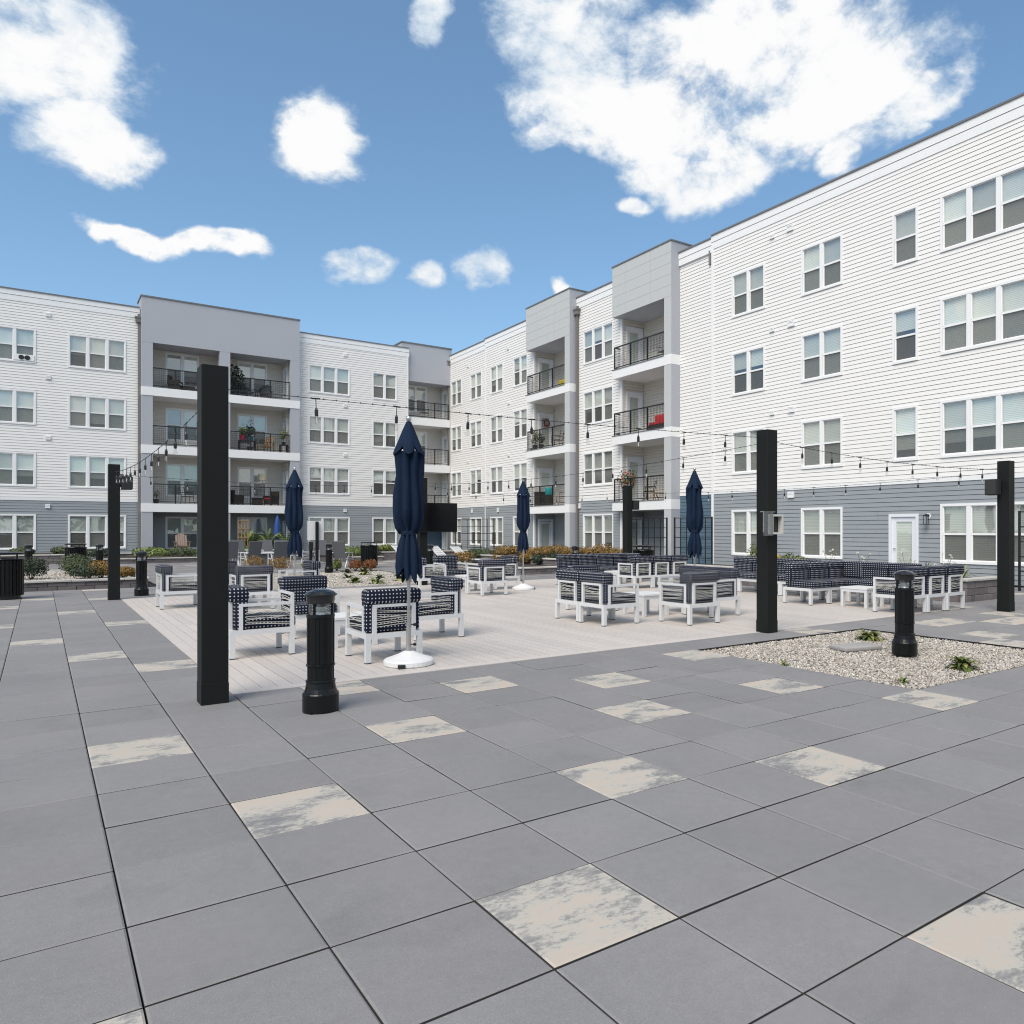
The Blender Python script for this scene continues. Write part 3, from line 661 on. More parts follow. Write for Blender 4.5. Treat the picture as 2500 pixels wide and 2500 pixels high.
for a, z in ((-17.8, 12.36), (-17.75, 8.9), (-17.75, 5.8), (-17.76, 2.72)): vent(FR, a, z, .28, .22)
for a, z in ((-39.9, 2.62), (-43.4, 2.65), (-31.2, 2.65)): vent(FR, a, z, .2, .25)
downspout(FR, -31.22, 13.0, -.1); downspout(FR, -46.75, 13.2, -.1)
def bay_right(an, af, nm_y=-.475):
    # an: near end (a), af: far end (a, more negative)
    colw = .45; y0 = nm_y
    top, bot = 13.87, 11.48
    core = part_box(FR, 'balcony_tower', STUCCO, af, an, y0+.02, 1.29, bot, top-.06); part_box(FR, 'coping', COPING, af-.03, an+.03, y0-.03, 1.3, top-.06, top)
    nc, nr = 3, 5; wds = [.25, .42, .33]; x = af
    for c_ in range(nc):
        wv = (an-af)*wds[c_]
        for r_ in range(nr):
            hh = (top-.06-bot)/nr; q = MB(); q.box(.004, 0, .004, wv-.004, .02, hh-.004); build(q, 'facade_panel', PANELR, core, FR.at(x, y0, bot+r_*hh))
        x += wv
    for k, zf in enumerate((9.02, 5.94, 2.86)):
        b = part_box(FR, 'balcony', TRIM, af, an+.004, y0-.004, 1.29, zf-.42, zf)
        part_box(FR, 'drip_edge', COPING, af-.02, an-colw, y0-.03, y0-.004, zf-.02, zf+.01, b)
        railing(FR, [((af+.06, y0+.08), (an-colw, y0+.08)), ((af+.06, 0.02), (af+.06, y0+.08))], zf, b, lambda ln: [0, ln/3, 2*ln/3, ln] if ln > 1 else [0])
    for z0, z1 in ((0, 2.44), (2.86, 5.52), (5.94, 8.60), (9.02, 11.48)):
        c_ = part_box(FR, 'column', STUCCO, an-colw, an, y0+.024, .06, z0, z1); part_box(FR, 'column_face', PANELR, an-colw, an, y0+.004, y0+.024, z0, z1, c_)
        gm = GREYS if z0 < 1 else SHADED_WHITE
        # back wall with window, far side wall with door, near side wall
        wz0, wz1 = z0+.8, z0+2.45
        hw = [window(FR, an-2.1, an-.45, wz0, wz1, 2, 1.29)]
        siding(FR, af+.15, an, z0, z1, hw, gm, y0=1.29)
        FS = Facade((FR.M @ Vector((af+.16, 0, 0)))[:2], (FR.M.to_3x3() @ Vector((0, 1, 0)))[:2], (FR.M.to_3x3() @ Vector((-1, 0, 0)))[:2])
        hd = [door(FS, .2, 1.2, z0, z0+2.15, 0)]
        siding(FS, -.02, 1.29, z0, z1, hd, gm)
        part_box(FS, 'corner_board', TRIM, -.06, .03, -.03, .1, z0, z1)
        part_box(FR, 'side_wall', gm, an-.03, an, .06, 1.29, z0, z1)
    return
bay_right(-23.62, -27.75); bay_right(-31.36, -35.72)
# ---- left wing
hl = []
for a0, a1, n in ((-9.6, -7.0, 3), (-6.7, -4.1, 3), (-2.68, -.13, 3), (1.19, 3.74, 3)): hl += stack(FL, a0, a1, n)
siding(FL, -24, 4.3, 3.18, 12.86, hl, WHITE); siding(FL, -24, 4.3, .02, 3.03, hl, GREYS); part_box(FL, 'trim_band', TRIM, -24, 4.3, -.035, .02, 3.03, 3.18); parapet(FL, -24, 4.36, 13.46)
hl = stack(FL, 13.17, 15.7, 3)+stack(FL, 17.13, 18.78, 2)
siding(FL, 12.55, 19.45, 3.18, 12.86, hl, WHITE); siding(FL, 12.55, 19.45, .02, 3.03, hl, GREYS); part_box(FL, 'trim_band', TRIM, 12.55, 19.45, -.035, .02, 3.03, 3.18); parapet(FL, 12.55, 19.6, 13.42)
part_box(FL, 'corner_board', TRIM, 19.45, 19.55, -.03, 1.5, 0, 12.86)
downspout(FL, 4.33, 13.1, -.12)
for a in (.25, 15.3):
    for z in (12.35, 9.2, 6.15): vent(FL, a, z-.05, .22, .18)
    vent(FL, a, 2.65, .2, .2)
# double balcony bay on the left wing
y0 = -.45
core = part_box(FL, 'balcony_tower', STUCCO, 4.4, 12.55, y0, 1.3, 11.56, 13.96); part_box(FL, 'coping', COPING, 4.36, 12.59, y0-.04, 1.3, 13.96, 14.03)
for zf in (9.18, 6.09, 2.97):
    b = part_box(FL, 'balcony', TRIM, 4.396, 12.554, y0-.02, 1.3, zf-.45, zf)
    railing(FL, [((4.93, y0+.06), (8.2, y0+.06))], zf, b, lambda ln: [0, ln*.33, ln*.66, ln]); railing(FL, [((8.75, y0+.06), (12.02, y0+.06))], zf, b, lambda ln: [0, ln*.33, ln*.66, ln])
for z0, z1 in ((0, 2.52), (2.97, 5.64), (6.09, 8.73), (9.18, 11.56)):
    for a0, a1 in ((4.4, 4.93), (8.2, 8.75), (12.02, 12.55)): part_box(FL, 'column', STUCCO, a0, a1, y0+.006, -.0, z0, z1)
    gm = GREYS if z0 < 1 else SHADED_WHITE
    hh = [window(FL, 5.73, 7.43, z0+.46, z0+2.3, 2, 1.3, blind=.35 if z0 > 9 else 0), window(FL, 9.46, 11.12, z0+.46, z0+2.3, 2, 1.3, blind=.35 if z0 > 9 else 0)]
    siding(FL, 4.45, 12.5, z0, z1, hh, gm, y0=1.3)
    part_box(FL, 'side_wall', gm, 4.45, 4.6, 0, 1.28, z0, z1); part_box(FL, 'side_wall', gm, 8.4, 8.56, 0, 1.28, z0, z1)
    for xw in (8.4, 12.02):
        FS = Facade((xw, 46.4), (0, 1), (1, 0)); FS.M = Matrix(((0, 1, 0, xw), (-1, 0, 0, 47.7), (0, 0, 1, 0), (0, 0, 0, 1)))
        hd = [door(FS, .15, 1.1, z0, z0+2.1)]
        siding(FS, 0, 1.3, z0, z1, hd, gm)
# corner balconies between the wings
part_box(FL, 'balcony_tower', STUCCO, 19.2, 22.75, .2, 1.6, 11.33, 13.78); part_box(FL, 'coping', COPING, 19.16, 22.79, .16, 1.64, 13.78, 13.86)
for zf in (8.98, 5.9, 2.82):
    b = part_box(FL, 'balcony', TRIM, 19.56, 22.62, .2, 1.6, zf-.5, zf); railing(FL, [((19.6, .28), (22.55, .28))], zf, b, lambda ln: [ln*.66, ln])
for z0, z1 in ((0, 2.32), (2.82, 5.4), (5.9, 8.48), (8.98, 11.33)):
    gm = TEAL if z0 < 1 else SHADED_WHITE
    hh = [window(FL, 19.95, 21.55, z0+.55, z0+2.35, 2, 1.6)]
    siding(FL, 19.55, 22.7, z0, z1, hh, gm, y0=1.6)
    FS = Facade((0, 0), (1, 0), (0, 1)); FS.M = Matrix(((0, 1, 0, 22.66), (-1, 0, 0, 48.0), (0, 0, 1, 0), (0, 0, 0, 1)))
    hd = [door(FS, .15, 1.1, z0, z0+2.1)]; siding(FS, 0, 1.4, z0, z1, hd, gm if z0 > 1 else GREYS)
# solid body behind the walls
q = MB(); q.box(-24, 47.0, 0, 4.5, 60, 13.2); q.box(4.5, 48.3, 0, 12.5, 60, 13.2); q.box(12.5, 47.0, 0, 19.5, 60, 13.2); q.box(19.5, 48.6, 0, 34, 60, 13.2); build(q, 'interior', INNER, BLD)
q = MB()
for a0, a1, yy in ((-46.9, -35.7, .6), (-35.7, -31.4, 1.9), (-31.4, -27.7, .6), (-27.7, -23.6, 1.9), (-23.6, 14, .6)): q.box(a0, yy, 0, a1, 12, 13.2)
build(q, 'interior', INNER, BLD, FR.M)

# ------------------------------------------------------------------ planter walls
def wall_run(P, p0, p1, h, thick=.2, rows=None, bl=.42, z0=-.03, cap=True, inset=0.):
    p0 = Vector((*p0, 0)); p1 = Vector((*p1, 0)); d = p1-p0; ln = d.length; ang = math.atan2(d.y, d.x)
    rows = rows or max(1, round(h/.155)); rh = (h-.055)/rows; n = max(1, round(ln/bl)); st = ln/n
    q = MB(); q.box(-.5, 0, 0, .5, 1, 1)
    q2 = rbox(0, 0, 0, st-.008, thick, rh-.006, .008, 1, name='block'); q2.materials.append(STONE)
    half = rbox(0, 0, 0, st/2-.008, thick, rh-.006, .008, 1, name='block'); half.materials.append(STONE)
    for r in range(rows):
        x = 0
        seq = [st]*n if r % 2 == 0 else [st/2]+[st]*(n-1)+[st/2]
        for wv in seq:
            M = T(p0.x, p0.y, z0+r*rh, ang) @ T(x+.004, rnd.uniform(0, .012), 0)
            link('block', q2 if wv == st else half, P, M); x += wv
    if cap:
        m = max(1, round(ln/.6)); cs = (ln+.06)/m
        cm = rbox(0, -.04, 0, cs-.006, thick+.05, .055, .008, 1, name='cap_stone'); cm.materials.append(CAPST)
        for k in range(m): link('cap_stone', cm, P, T(p0.x, p0.y, z0+h-.055, ang) @ T(-.03+k*cs+.003, rnd.uniform(-.005, .005), rnd.uniform(-.002, .002)))
def planter(label, runs, soil, soilz, m=SOIL):
    P = thing('raised_planter', label, 'planter', T(runs[0][0][0], runs[0][0][1]), 'raised stone planters around the courtyard')
    for r in runs: wall_run(P, r[0], r[1], r[2])
    q = MB(); q.box(*soil[:2], -.03, *soil[2:], soilz); build(q, 'soil', m, P)
    return P
planter('low grey block planter with gravel, green and orange shrubs behind the left black post', [((-5.8, 23.9), (2.45, 23.9), .28), ((2.45, 24.1), (2.45, 30.2), .28), ((2.25, 30.2), (-5.8, 30.2), .28)], (-5.8, 24.1, 2.25, 30.0), .19, CONC)
planter('tall block planter under the windows at the far left end', [((-14, 41.9), (1.6, 41.9), .47), ((1.6, 42.1), (1.6, 46.2), .47)], (-14, 42.1, 1.4, 46.3), .40)
planter('low block planter with green plants below the double balconies', [((1.62, 40.3), (11.9, 40.3), .28), ((2.2, 42.9), (11.9, 42.9), .46)], (1.62, 40.5, 11.9, 43.2), .22)
planter('short low block planter with bright green plants left of the far bin', [((11.95, 36.4), (14.0, 36.4), .28)], (11.95, 36.6, 14.0, 38), .22)
planter('taller block planter beneath the windows behind the television', [((14.05, 37.5), (19.5, 37.5), .46)], (14.05, 37.7, 19.5, 46.3), .39)
planter('lower planter with two round dark green bushes facing the deck', [((13.5, 22.3), (17.8, 22.3), .29), ((13.5, 27.6), (13.5, 22.3), .29)], (13.7, 22.5, 17.8, 27.6), .22)
planter('upper planter overflowing with orange and yellow flowers by the right balconies', [((15.6, 22.95), (20.6, 22.95), .52), ((15.6, 31), (15.6, 22.95), .52)], (15.8, 23.1, 20.6, 31), .44)
planter('tall block planter running behind the corner sofas on the right', [((16.4, 8.4), (17.95, 8.4), .52), ((16.4, 17.5), (16.4, 8.4), .52)], (16.6, 8.6, 17.95, 17.5), .44)

# ------------------------------------------------------------------ black posts and their speakers
def post(x, y, label, hh=3.03):
    P = thing('light_post', label, 'post', T(x, y), 'square black posts holding the string lights')
    M = WM[P.name]; me = rbox(-.112, -.112, 0, .112, .112, hh, .006, 1, name='shaft'); me.materials.append(POSTM); link('shaft', me, P, M)
    me = rbox(-.1145, -.1145, 0, .1145, .1145, .185, .002, 1, name='base_sleeve'); me.materials.append(POSTM); link('base_sleeve', me, P, M)
    return P
P1 = (1.285, 7.52); P2 = (1.36, 19.8); P3 = (9.06, 7.70); P4 = (15.14, 7.0); P5 = (15.15, 18.5); PT = (8.80, 19.9)
post(*P1, 'nearest and largest square black post on the corner of the deck', 3.05)
post(*P2, 'square black post with a speaker at the far left corner of the deck')
p3 = post(*P3, 'square black post with an open grey box fixed halfway up', 3.09)
post(*P4, 'square black post at the right edge beside the block planter', 2.89)
post(*P5, 'square black post in front of the balcony with flowers', 2.96)
post(*PT, 'square black post carrying the television behind the deck')
def speaker(M, label):
    P = thing('speaker', label, 'speaker', M, 'black box speakers on the posts')
    me = rbox(-.11, -.09, -.15, .11, .12, .15, .012, 1, name='cabinet'); me.materials.append(SPEAK); link('cabinet', me, P, M)
    q = MB(); q.box(-.095, .12, -.135, .095, .126, .135); build(q, 'grille', mat('speaker_mesh', (.03, .03, .03), .8), P, M)
    q = MB(); q.box(-.04, -.17, -.10, .04, -.09, .10); build(q, 'bracket', BLACKM, P, M)
speaker(T(P2[0]+.23, P2[1]-.05, 2.62, -PI/2), 'black speaker mounted on the far left post')
speaker(T(P4[0]-.24, P4[1]+.12, 2.38, PI/2), 'black speaker mounted on the right edge post')
speaker(T(P5[0]+.24, P5[1]-.05, 2.35, -PI/2), 'black speaker on the post below the flowers')
# grey weatherproof box on the post
M = T(P3[0]-.115, P3[1]-.118, 1.50, 0)
P = thing('outlet_box', 'grey weatherproof outlet box with its clear lid open on the post', 'outlet box', M)
q = MB()
for a in ((0,-.09,0,.02,0,.30), (.22,-.09,0,.25,0,.30), (.02,-.09,0,.22,0,.03), (.02,-.09,.27,.22,0,.30)): q.box(*a)
build(q, 'housing', mat('grey_box', (.58, .56, .53), .5), P, M)
q = MB(); q.box(.02, -.012, .03, .22, -.004, .27); build(q, 'inside', BLACKM, P, M)
q = MB(); q.box(-.20, -.10, -.02, 0, -.075, .33); q.box(-.20, -.10, .33, .05, -.02, .345); build(q, 'lid', glass_mat('clear_lid', (.75, .75, .74), 1., .22), P, M)

# ------------------------------------------------------------------ string lights
def string_light(a, b, n, label, sag=.07, seed=1, start=.0):
    A = Vector(a); B = Vector(b); q_ = random.Random(seed)
    P = thing('string_light', label, 'string lights', Matrix.Translation(A), 'strings of bulbs between the posts')
    f = lambda t: A+(B-A)*t+Vector((0, 0, -sag*4*t*(1-t)))
    q = MB(); q.tube([f(t/24) for t in range(25)], .0036, n=5)
    for t in range(1, 60): c_ = f(t/60); q.bar(c_-Vector((0, 0, .006)), c_+Vector((0, 0, .009)), .006, n=5)
    build(q, 'cable', BLACKM, P)
    sm = MB(); sm.bar((0, 0, 0), (0, 0, -.10), .0045, n=5); sm.bar((-.04, 0, 0), (.04, 0, 0), .008, n=6); sm.lathe([(.012, -.175), (.018, -.17), (.018, -.115), (.009, -.09)], 8); sme = sm.mesh('socket', BLACKM, False)
    bm_ = MB(); bm_.lathe([(.012, -.175), (.017, -.19), (.025, -.22), (.023, -.243), (.010, -.255), (.001, -.257)], 10, cap=False); bme = bm_.mesh('bulb', BULBG, True)
    fm = MB(); fm.bar((0, 0, -.18), (0, 0, -.235), .006, n=4); fme = fm.mesh('filament', mat('filament', (.8, .78, .7), .3))
    ang = math.atan2(B.y-A.y, B.x-A.x)
    for k in range(n):
        t = start+(k+.5)/n*(1-2*start); c_ = f(t); M = T(c_.x, c_.y, c_.z, ang) @ Matrix.Rotation(q_.uniform(-.06, .06), 4, 'Y')
        s_ = link('socket', sme, P, M); link('bulb', bme, s_, M); link('filament', fme, s_, M)
string_light((P1[0]+.13, P1[1], 2.86), (P3[0]-.13, P3[1], 2.97), 8, 'string of bulbs crossing from the nearest post to the middle right post', .03, 1, .05)
string_light((P1[0], P1[1]+.13, 2.78), (P2[0], P2[1]-.13, 2.86), 14, 'string of bulbs running from the nearest post to the far left post', .16, 2, .02)
string_light((P3[0]+.13, P3[1], 2.93), (P4[0]-.13, P4[1], 2.72), 8, 'string of bulbs from the middle right post to the right edge post', .10, 3, .05)
string_light((P2[0]+.13, P2[1], 2.80), (PT[0]-.13, PT[1], 2.80), 9, 'far string of bulbs from the left post to the television post', .08, 4, .03)
string_light((PT[0]+.13, PT[1], 2.82), (P5[0]-.13, P5[1], 2.75), 7, 'far string of bulbs between the television post and the flower post', .22, 5, .03)
string_light((P5[0], P5[1]-.13, 2.72), (P4[0], P4[1]+.13, 2.68), 12, 'string of bulbs along the grey wall from the flower post to the right edge post', .12, 6, .03)
string_light((P3[0], P3[1]+.13, 2.90), (PT[0], PT[1]-.13, 2.86), 12, 'string of bulbs running away from the middle right post to the television post', .18, 7, .02)

# ------------------------------------------------------------------ bollard lamps
def make_bollard():
    P = thing('bollard_lamp', 'x', 'bollard light', I4, 'black bollard lamps')
    q = MB(); q.lathe([(.150, 0), (.152, .01), (.152, .155), (.146, .165), (.138, .172), (.128, .20), (.120, .25), (.124, .256), (.124, .268), (.116, .275)], 28); build(q, 'base', GLOSSB, P)
    fl = lambda a, k: 1-.075*(1 if math.cos(a*9) > .45 else 0)
    q = MB(); q.lathe([(.112, .275), (.112, .39)], 72, mod=lambda a, k: 1-.05*(1 if math.cos(a*9) > .5 else 0)); q.lathe([(.112, .39), (.122, .395), (.122, .405), (.112, .41)], 32); q.lathe([(.115, .41), (.115, .81)], 108, mod=fl); q.lathe([(.115, .81), (.119, .815), (.117, .84)], 32); build(q, 'shaft', GLOSSB, P)
    q = MB()
    for k in range(4):
        a = PI/4+k*PI/2; c, s_ = math.cos(a), math.sin(a); q.bar((.108*c, .108*s_, .84), (.108*c, .108*s_, .935), .013, n=6)
    build(q, 'cage_bar', GLOSSB, P)
    q = MB(); q.lathe([(.098, .84), (.098, .935)], 24, cap=False); build(q, 'lens', LENS, P, smooth=True)
    q = MB(); q.lathe([(.092, .841), (.05, .86), (.075, .872), (.045, .892), (.07, .905), (.04, .934)], 20, cap=False); build(q, 'reflector', mat('bright_reflector', (.85, .85, .83), .2, metal=.85), P)
    q = MB(); q.lathe([(.114, .935), (.120, .995), (.132, .998), (.136, 1.004), (.136, 1.012), (.128, 1.018), (.105, 1.036), (.065, 1.052), (.03, 1.058), (.001, 1.06)], 36, cap=False); build(q, 'cap', mat('cap_black', (.012, .012, .012), .2, coat=.3), P, smooth=False)
    return P
B = [(1.985, 6.62, 'nearest black bollard lamp beside the big black post'), (8.86, 5.32, 'black bollard lamp standing in the right gravel bed'),
     (1.98, 20.65, 'black bollard lamp just behind the left chair, at the deck corner'), (8.62, 27.75, 'black bollard lamp standing in the garden among low plants'),
     (-.3, 32.2, 'black bollard lamp behind the left planter near the round green shrub'), (1.75, 31.8, 'black bollard lamp beside the far left slatted bin'),
     (10.95, 24.1, 'black bollard lamp just right of the television post'), (13.9, 19.6, 'black bollard lamp whose head shows above the back sofa')]
for k, (x, y, lb) in enumerate(B):
    if k == 0: b0 = make_bollard(); b0['label'] = lb; setw(b0, T(x, y), None)
    else: copy_tree(b0, T(x, y, 0, k*.4), lb)

# ------------------------------------------------------------------ lounge seats, sofa modules, tables
def make_seat(arms='both', W=.35, Dp=.375, corner=False, label='x', cat='armchair', grp=None, nm='lounge_chair'):
    P = thing(nm, label, cat, I4, grp); H0 = .285
    leg = MB(); leg.box(-.03, -.03, .006, .03, .03, H0); lm = leg.mesh('leg', WFRAME); ft = MB(); ft.box(-.031, -.031, 0, .031, .031, .012); fme = ft.mesh('foot', FOOT)
    for sx in (-1, 1):
        for sy in (-1, 1):
            M = T(sx*(W-.03), sy*(Dp-.03)); l_ = link('leg', lm, P, M); link('foot', fme, l_, M)
    z0, z1 = H0, H0+.06
    q = MB(); q.box(-W, -Dp, z0, W, -Dp+.06, z1); q.box(-W, Dp-.06, z0, W, Dp, z1); q.box(-W, -Dp+.06, z0, -W+.06, Dp-.06, z1); q.box(W-.06, -Dp+.06, z0, W, Dp-.06, z1); q.box(-W+.06, -Dp+.06, z0+.02, W-.06, Dp-.06, z1-.01)
    build(q, 'seat_frame', WFRAME, P)
    def woven(name, axis, c, lo, hi, z0, z1, parent=P):
        q = MB(); t = .045; b = lambda p0, p1, za, zb: q.box(c-.02, p0, za, c+.02, p1, zb) if axis == 'x' else q.box(p0, c-.02, za, p1, c+.02, zb)
        b(lo, lo+t, z0, z1); b(hi-t, hi, z0, z1); b(lo+t, hi-t, z1-.035, z1); fr = build(q, name, WFRAME, parent)
        r_ = random.Random(int(100*abs(c))+(5 if axis == 'x' else 0)); q = MB(); n = 9
        for k in range(n):
            za = z0+.06+(z1-z0-.11)*(k+.5)/n; zb = za+r_.choice((-.034, .012, .03, -.02)); zm_ = (za+zb)/2+r_.uniform(-.008, .008)
            pt = lambda s_, z_, o_: (c+o_, s_, z_) if axis == 'x' else (s_, c+o_, z_)
            q.bar(pt(lo+t, za, .006), pt((lo+hi)/2, zm_, -.004), .0042, n=4, caps=False); q.bar(pt((lo+hi)/2, zm_, -.004), pt(hi-t, zb, .006), .0042, n=4, caps=False)
        build(q, 'rope_weave', ROPE, fr)
    for sx, nm_ in ((-1, 'left'), (1, 'right')):
        if arms in ('both', nm_): woven('arm_panel', 'x', sx*(W-.022), -Dp+.10, Dp-.005, z1, .665)
    woven('back_panel', 'y', -Dp+.022, -W+.085, W-.085, z1, .685)
    el = -W+(.05 if arms in ('both', 'left') else .004); er = W-(.05 if arms in ('both', 'right') else .004)
    me = rbox(el, -Dp+.19, z1+.005, er, Dp+.03, .485, .03, 3, name='seat_cushion'); me.materials.append(DOTS); link('seat_cushion', me, P)
    bl, br = (-W+.012, W-.012) if arms else (-W+.004, W-.004)
    me = rbox(bl, -Dp+.05, z1+.01, br, -Dp+.21, .73, .03, 2, name='back_cushion'); me.materials.append(DOTS); bc = link('back_cushion', me, P)
    me = rbox(bl-.003, -Dp-.012, .69, br+.003, -Dp+.225, .86, .045, 3, name='cushion_top'); me.materials.append(DOTS); link('cushion_top', me, bc)
    if corner:
        me = rbox(-W+.004, -Dp+.24, .487, -W+.19, Dp, .86, .045, 3, name='corner_cushion'); me.materials.append(DOTS); link('corner_cushion', me, P)
    return P
UP, RT, LF, DN = 0, -PI/2, PI/2, PI       # facing +Y, +X, -X, -Y
CH = [(3.44, 8.93, UP, 'white armchair seen from behind, nearest to the front umbrella'), (4.66, 10.26, LF, 'white armchair in side view right of the front umbrella'),
      (2.24, 10.14, RT, 'white armchair in side view right behind the big black post'), (3.27, 11.5, DN, 'armchair facing us behind the nearest bollard lamp'),
      (3.45, 16.05, UP, 'armchair seen from behind beyond the first group, left of the second umbrella'), (2.3, 17.12, RT, 'lone looking armchair left of the big black post'),
      (4.72, 17.3, LF, 'far left group armchair in side view behind the second umbrella pole'), (3.3, 18.15, DN, 'far left group armchair facing us, half hidden by the big post'),
      (7.78, 10.0, RT, 'near half of the pair of armchairs seen from behind left of the centre table'), (7.78, 10.71, RT, 'far half of the pair of armchairs seen from behind left of the centre table'),
      (8.97, 9.3, UP, 'armchair seen from behind just left of the post with the grey box'), (8.72, 11.75, DN, 'armchair facing us at the far side of the centre table'),
      (10.05, 9.83, LF, 'near half of the pair of armchairs right of the centre table'), (10.05, 10.54, LF, 'far half of the pair of armchairs right of the centre table'),
      (8.8, 16.1, UP, 'armchair seen from behind in the group by the third umbrella'), (9.98, 17.5, LF, 'armchair in side view touching the third umbrella base'),
      (8.05, 17.9, RT, 'armchair in side view left in the group by the third umbrella'), (9.05, 18.65, DN, 'armchair facing us at the back of the group by the third umbrella')]
chair0 = None
for x, y, rz, lb in CH:
    M = T(x, y, .004, rz+rnd.uniform(-.02, .02))
    if chair0 is None: chair0 = make_seat(label=lb, nm='lounge_chair', grp='white armchairs with polka dot cushions'); setw(chair0, M, None)
    else: copy_tree(chair0, M, lb)
SOFA = [(13.27, 10.2, DN, 0, 'open left end module of the right corner sofa'), (13.91, 10.2, DN, 0, 'second module from the left of the right corner sofa'), (14.57, 10.2, DN, 1, 'corner module of the right sofa where its two runs meet'),
        (14.55, 9.53, LF, 0, 'right corner sofa module next to the corner'), (14.55, 8.87, LF, 0, 'right corner sofa module nearest to the row of armchairs'),
        (14.62, 13.35, LF, 0, 'far end module of the long sofa left of the grey box post'), (14.62, 12.7, LF, 0, 'second module of the long sofa left of the grey box post'), (14.62, 12.05, LF, 0, 'long sofa module half hidden behind the grey box post'), (14.62, 11.4, LF, 0, 'long sofa module showing just right of the grey box post'),
        (12.3, 17.5, DN, 0, 'left end module of the back sofa facing us'), (12.95, 17.5, DN, 0, 'second module of the back sofa facing us'), (13.6, 17.5, DN, 0, 'third module of the back sofa facing us'), (14.25, 17.5, DN, 1, 'corner module at the right of the back sofa')]
SOFA += [(13.25, 8.05, UP, 'left', 'left end module, with a woven arm, of the row seen from behind the right bollard'), (13.90, 8.03, UP, 0, 'middle module of the row seen from behind at the right'), (14.55, 8.01, UP, 'right', 'right end module of the row seen from behind, near the block planter'),
         (13.05, 15.6, UP, 'left', 'left end module of the far row seen from behind'), (13.70, 15.6, UP, 0, 'middle module of the far row seen from behind'), (14.35, 15.6, UP, 'right', 'right end module of the far row seen from behind')]
mods = {}
for x, y, rz, c_, lb in SOFA:
    M = T(x, y, .004, rz)
    if c_ not in mods:
        mods[c_] = make_seat(c_ if isinstance(c_, str) else '', .325, .36, c_ == 1, lb, 'sofa module', 'polka dot sofa modules', 'sofa_module'); setw(mods[c_], M, None)
    else: copy_tree(mods[c_], M, lb)
def make_table(label):
    P = thing('coffee_table', label, 'table', I4, 'low white coffee tables')
    q = MB(); q.box(-.31, -.31, .37, .31, .31, .40); build(q, 'table_top', PLAST, P)
    q = MB(); q.box(-.30, -.30, .31, .30, -.25, .37); q.box(-.30, .25, .31, .30, .30, .37); q.box(-.30, -.25, .31, -.25, .25, .37); q.box(.25, -.25, .31, .30, .25, .37); build(q, 'apron', WFRAME, P)
    for sx in (-1, 1):
        for sy in (-1, 1): q = MB(); q.box(-.03, -.03, 0, .03, .03, .31); build(q, 'leg', WFRAME, P, T(sx*.27, sy*.27))
    return P
TB = [(3.45, 10.25, 'low white table in the middle of the front left chair group'), (3.5, 17.1, 'low white table in the far left chair group'), (9.08, 10.56, 'low white table in the middle of the centre chair group'),
      (9.0, 17.3, 'low white table in the group by the third umbrella'), (13.62, 9.1, 'low white table in front of the right corner sofa'), (13.3, 16.6, 'low white table before the back sofa')]
for k, (x, y, lb) in enumerate(TB):
    if k == 0: t0 = make_table(lb); setw(t0, T(x, y, .004), None)
    else: copy_tree(t0, T(x, y, .004), lb)

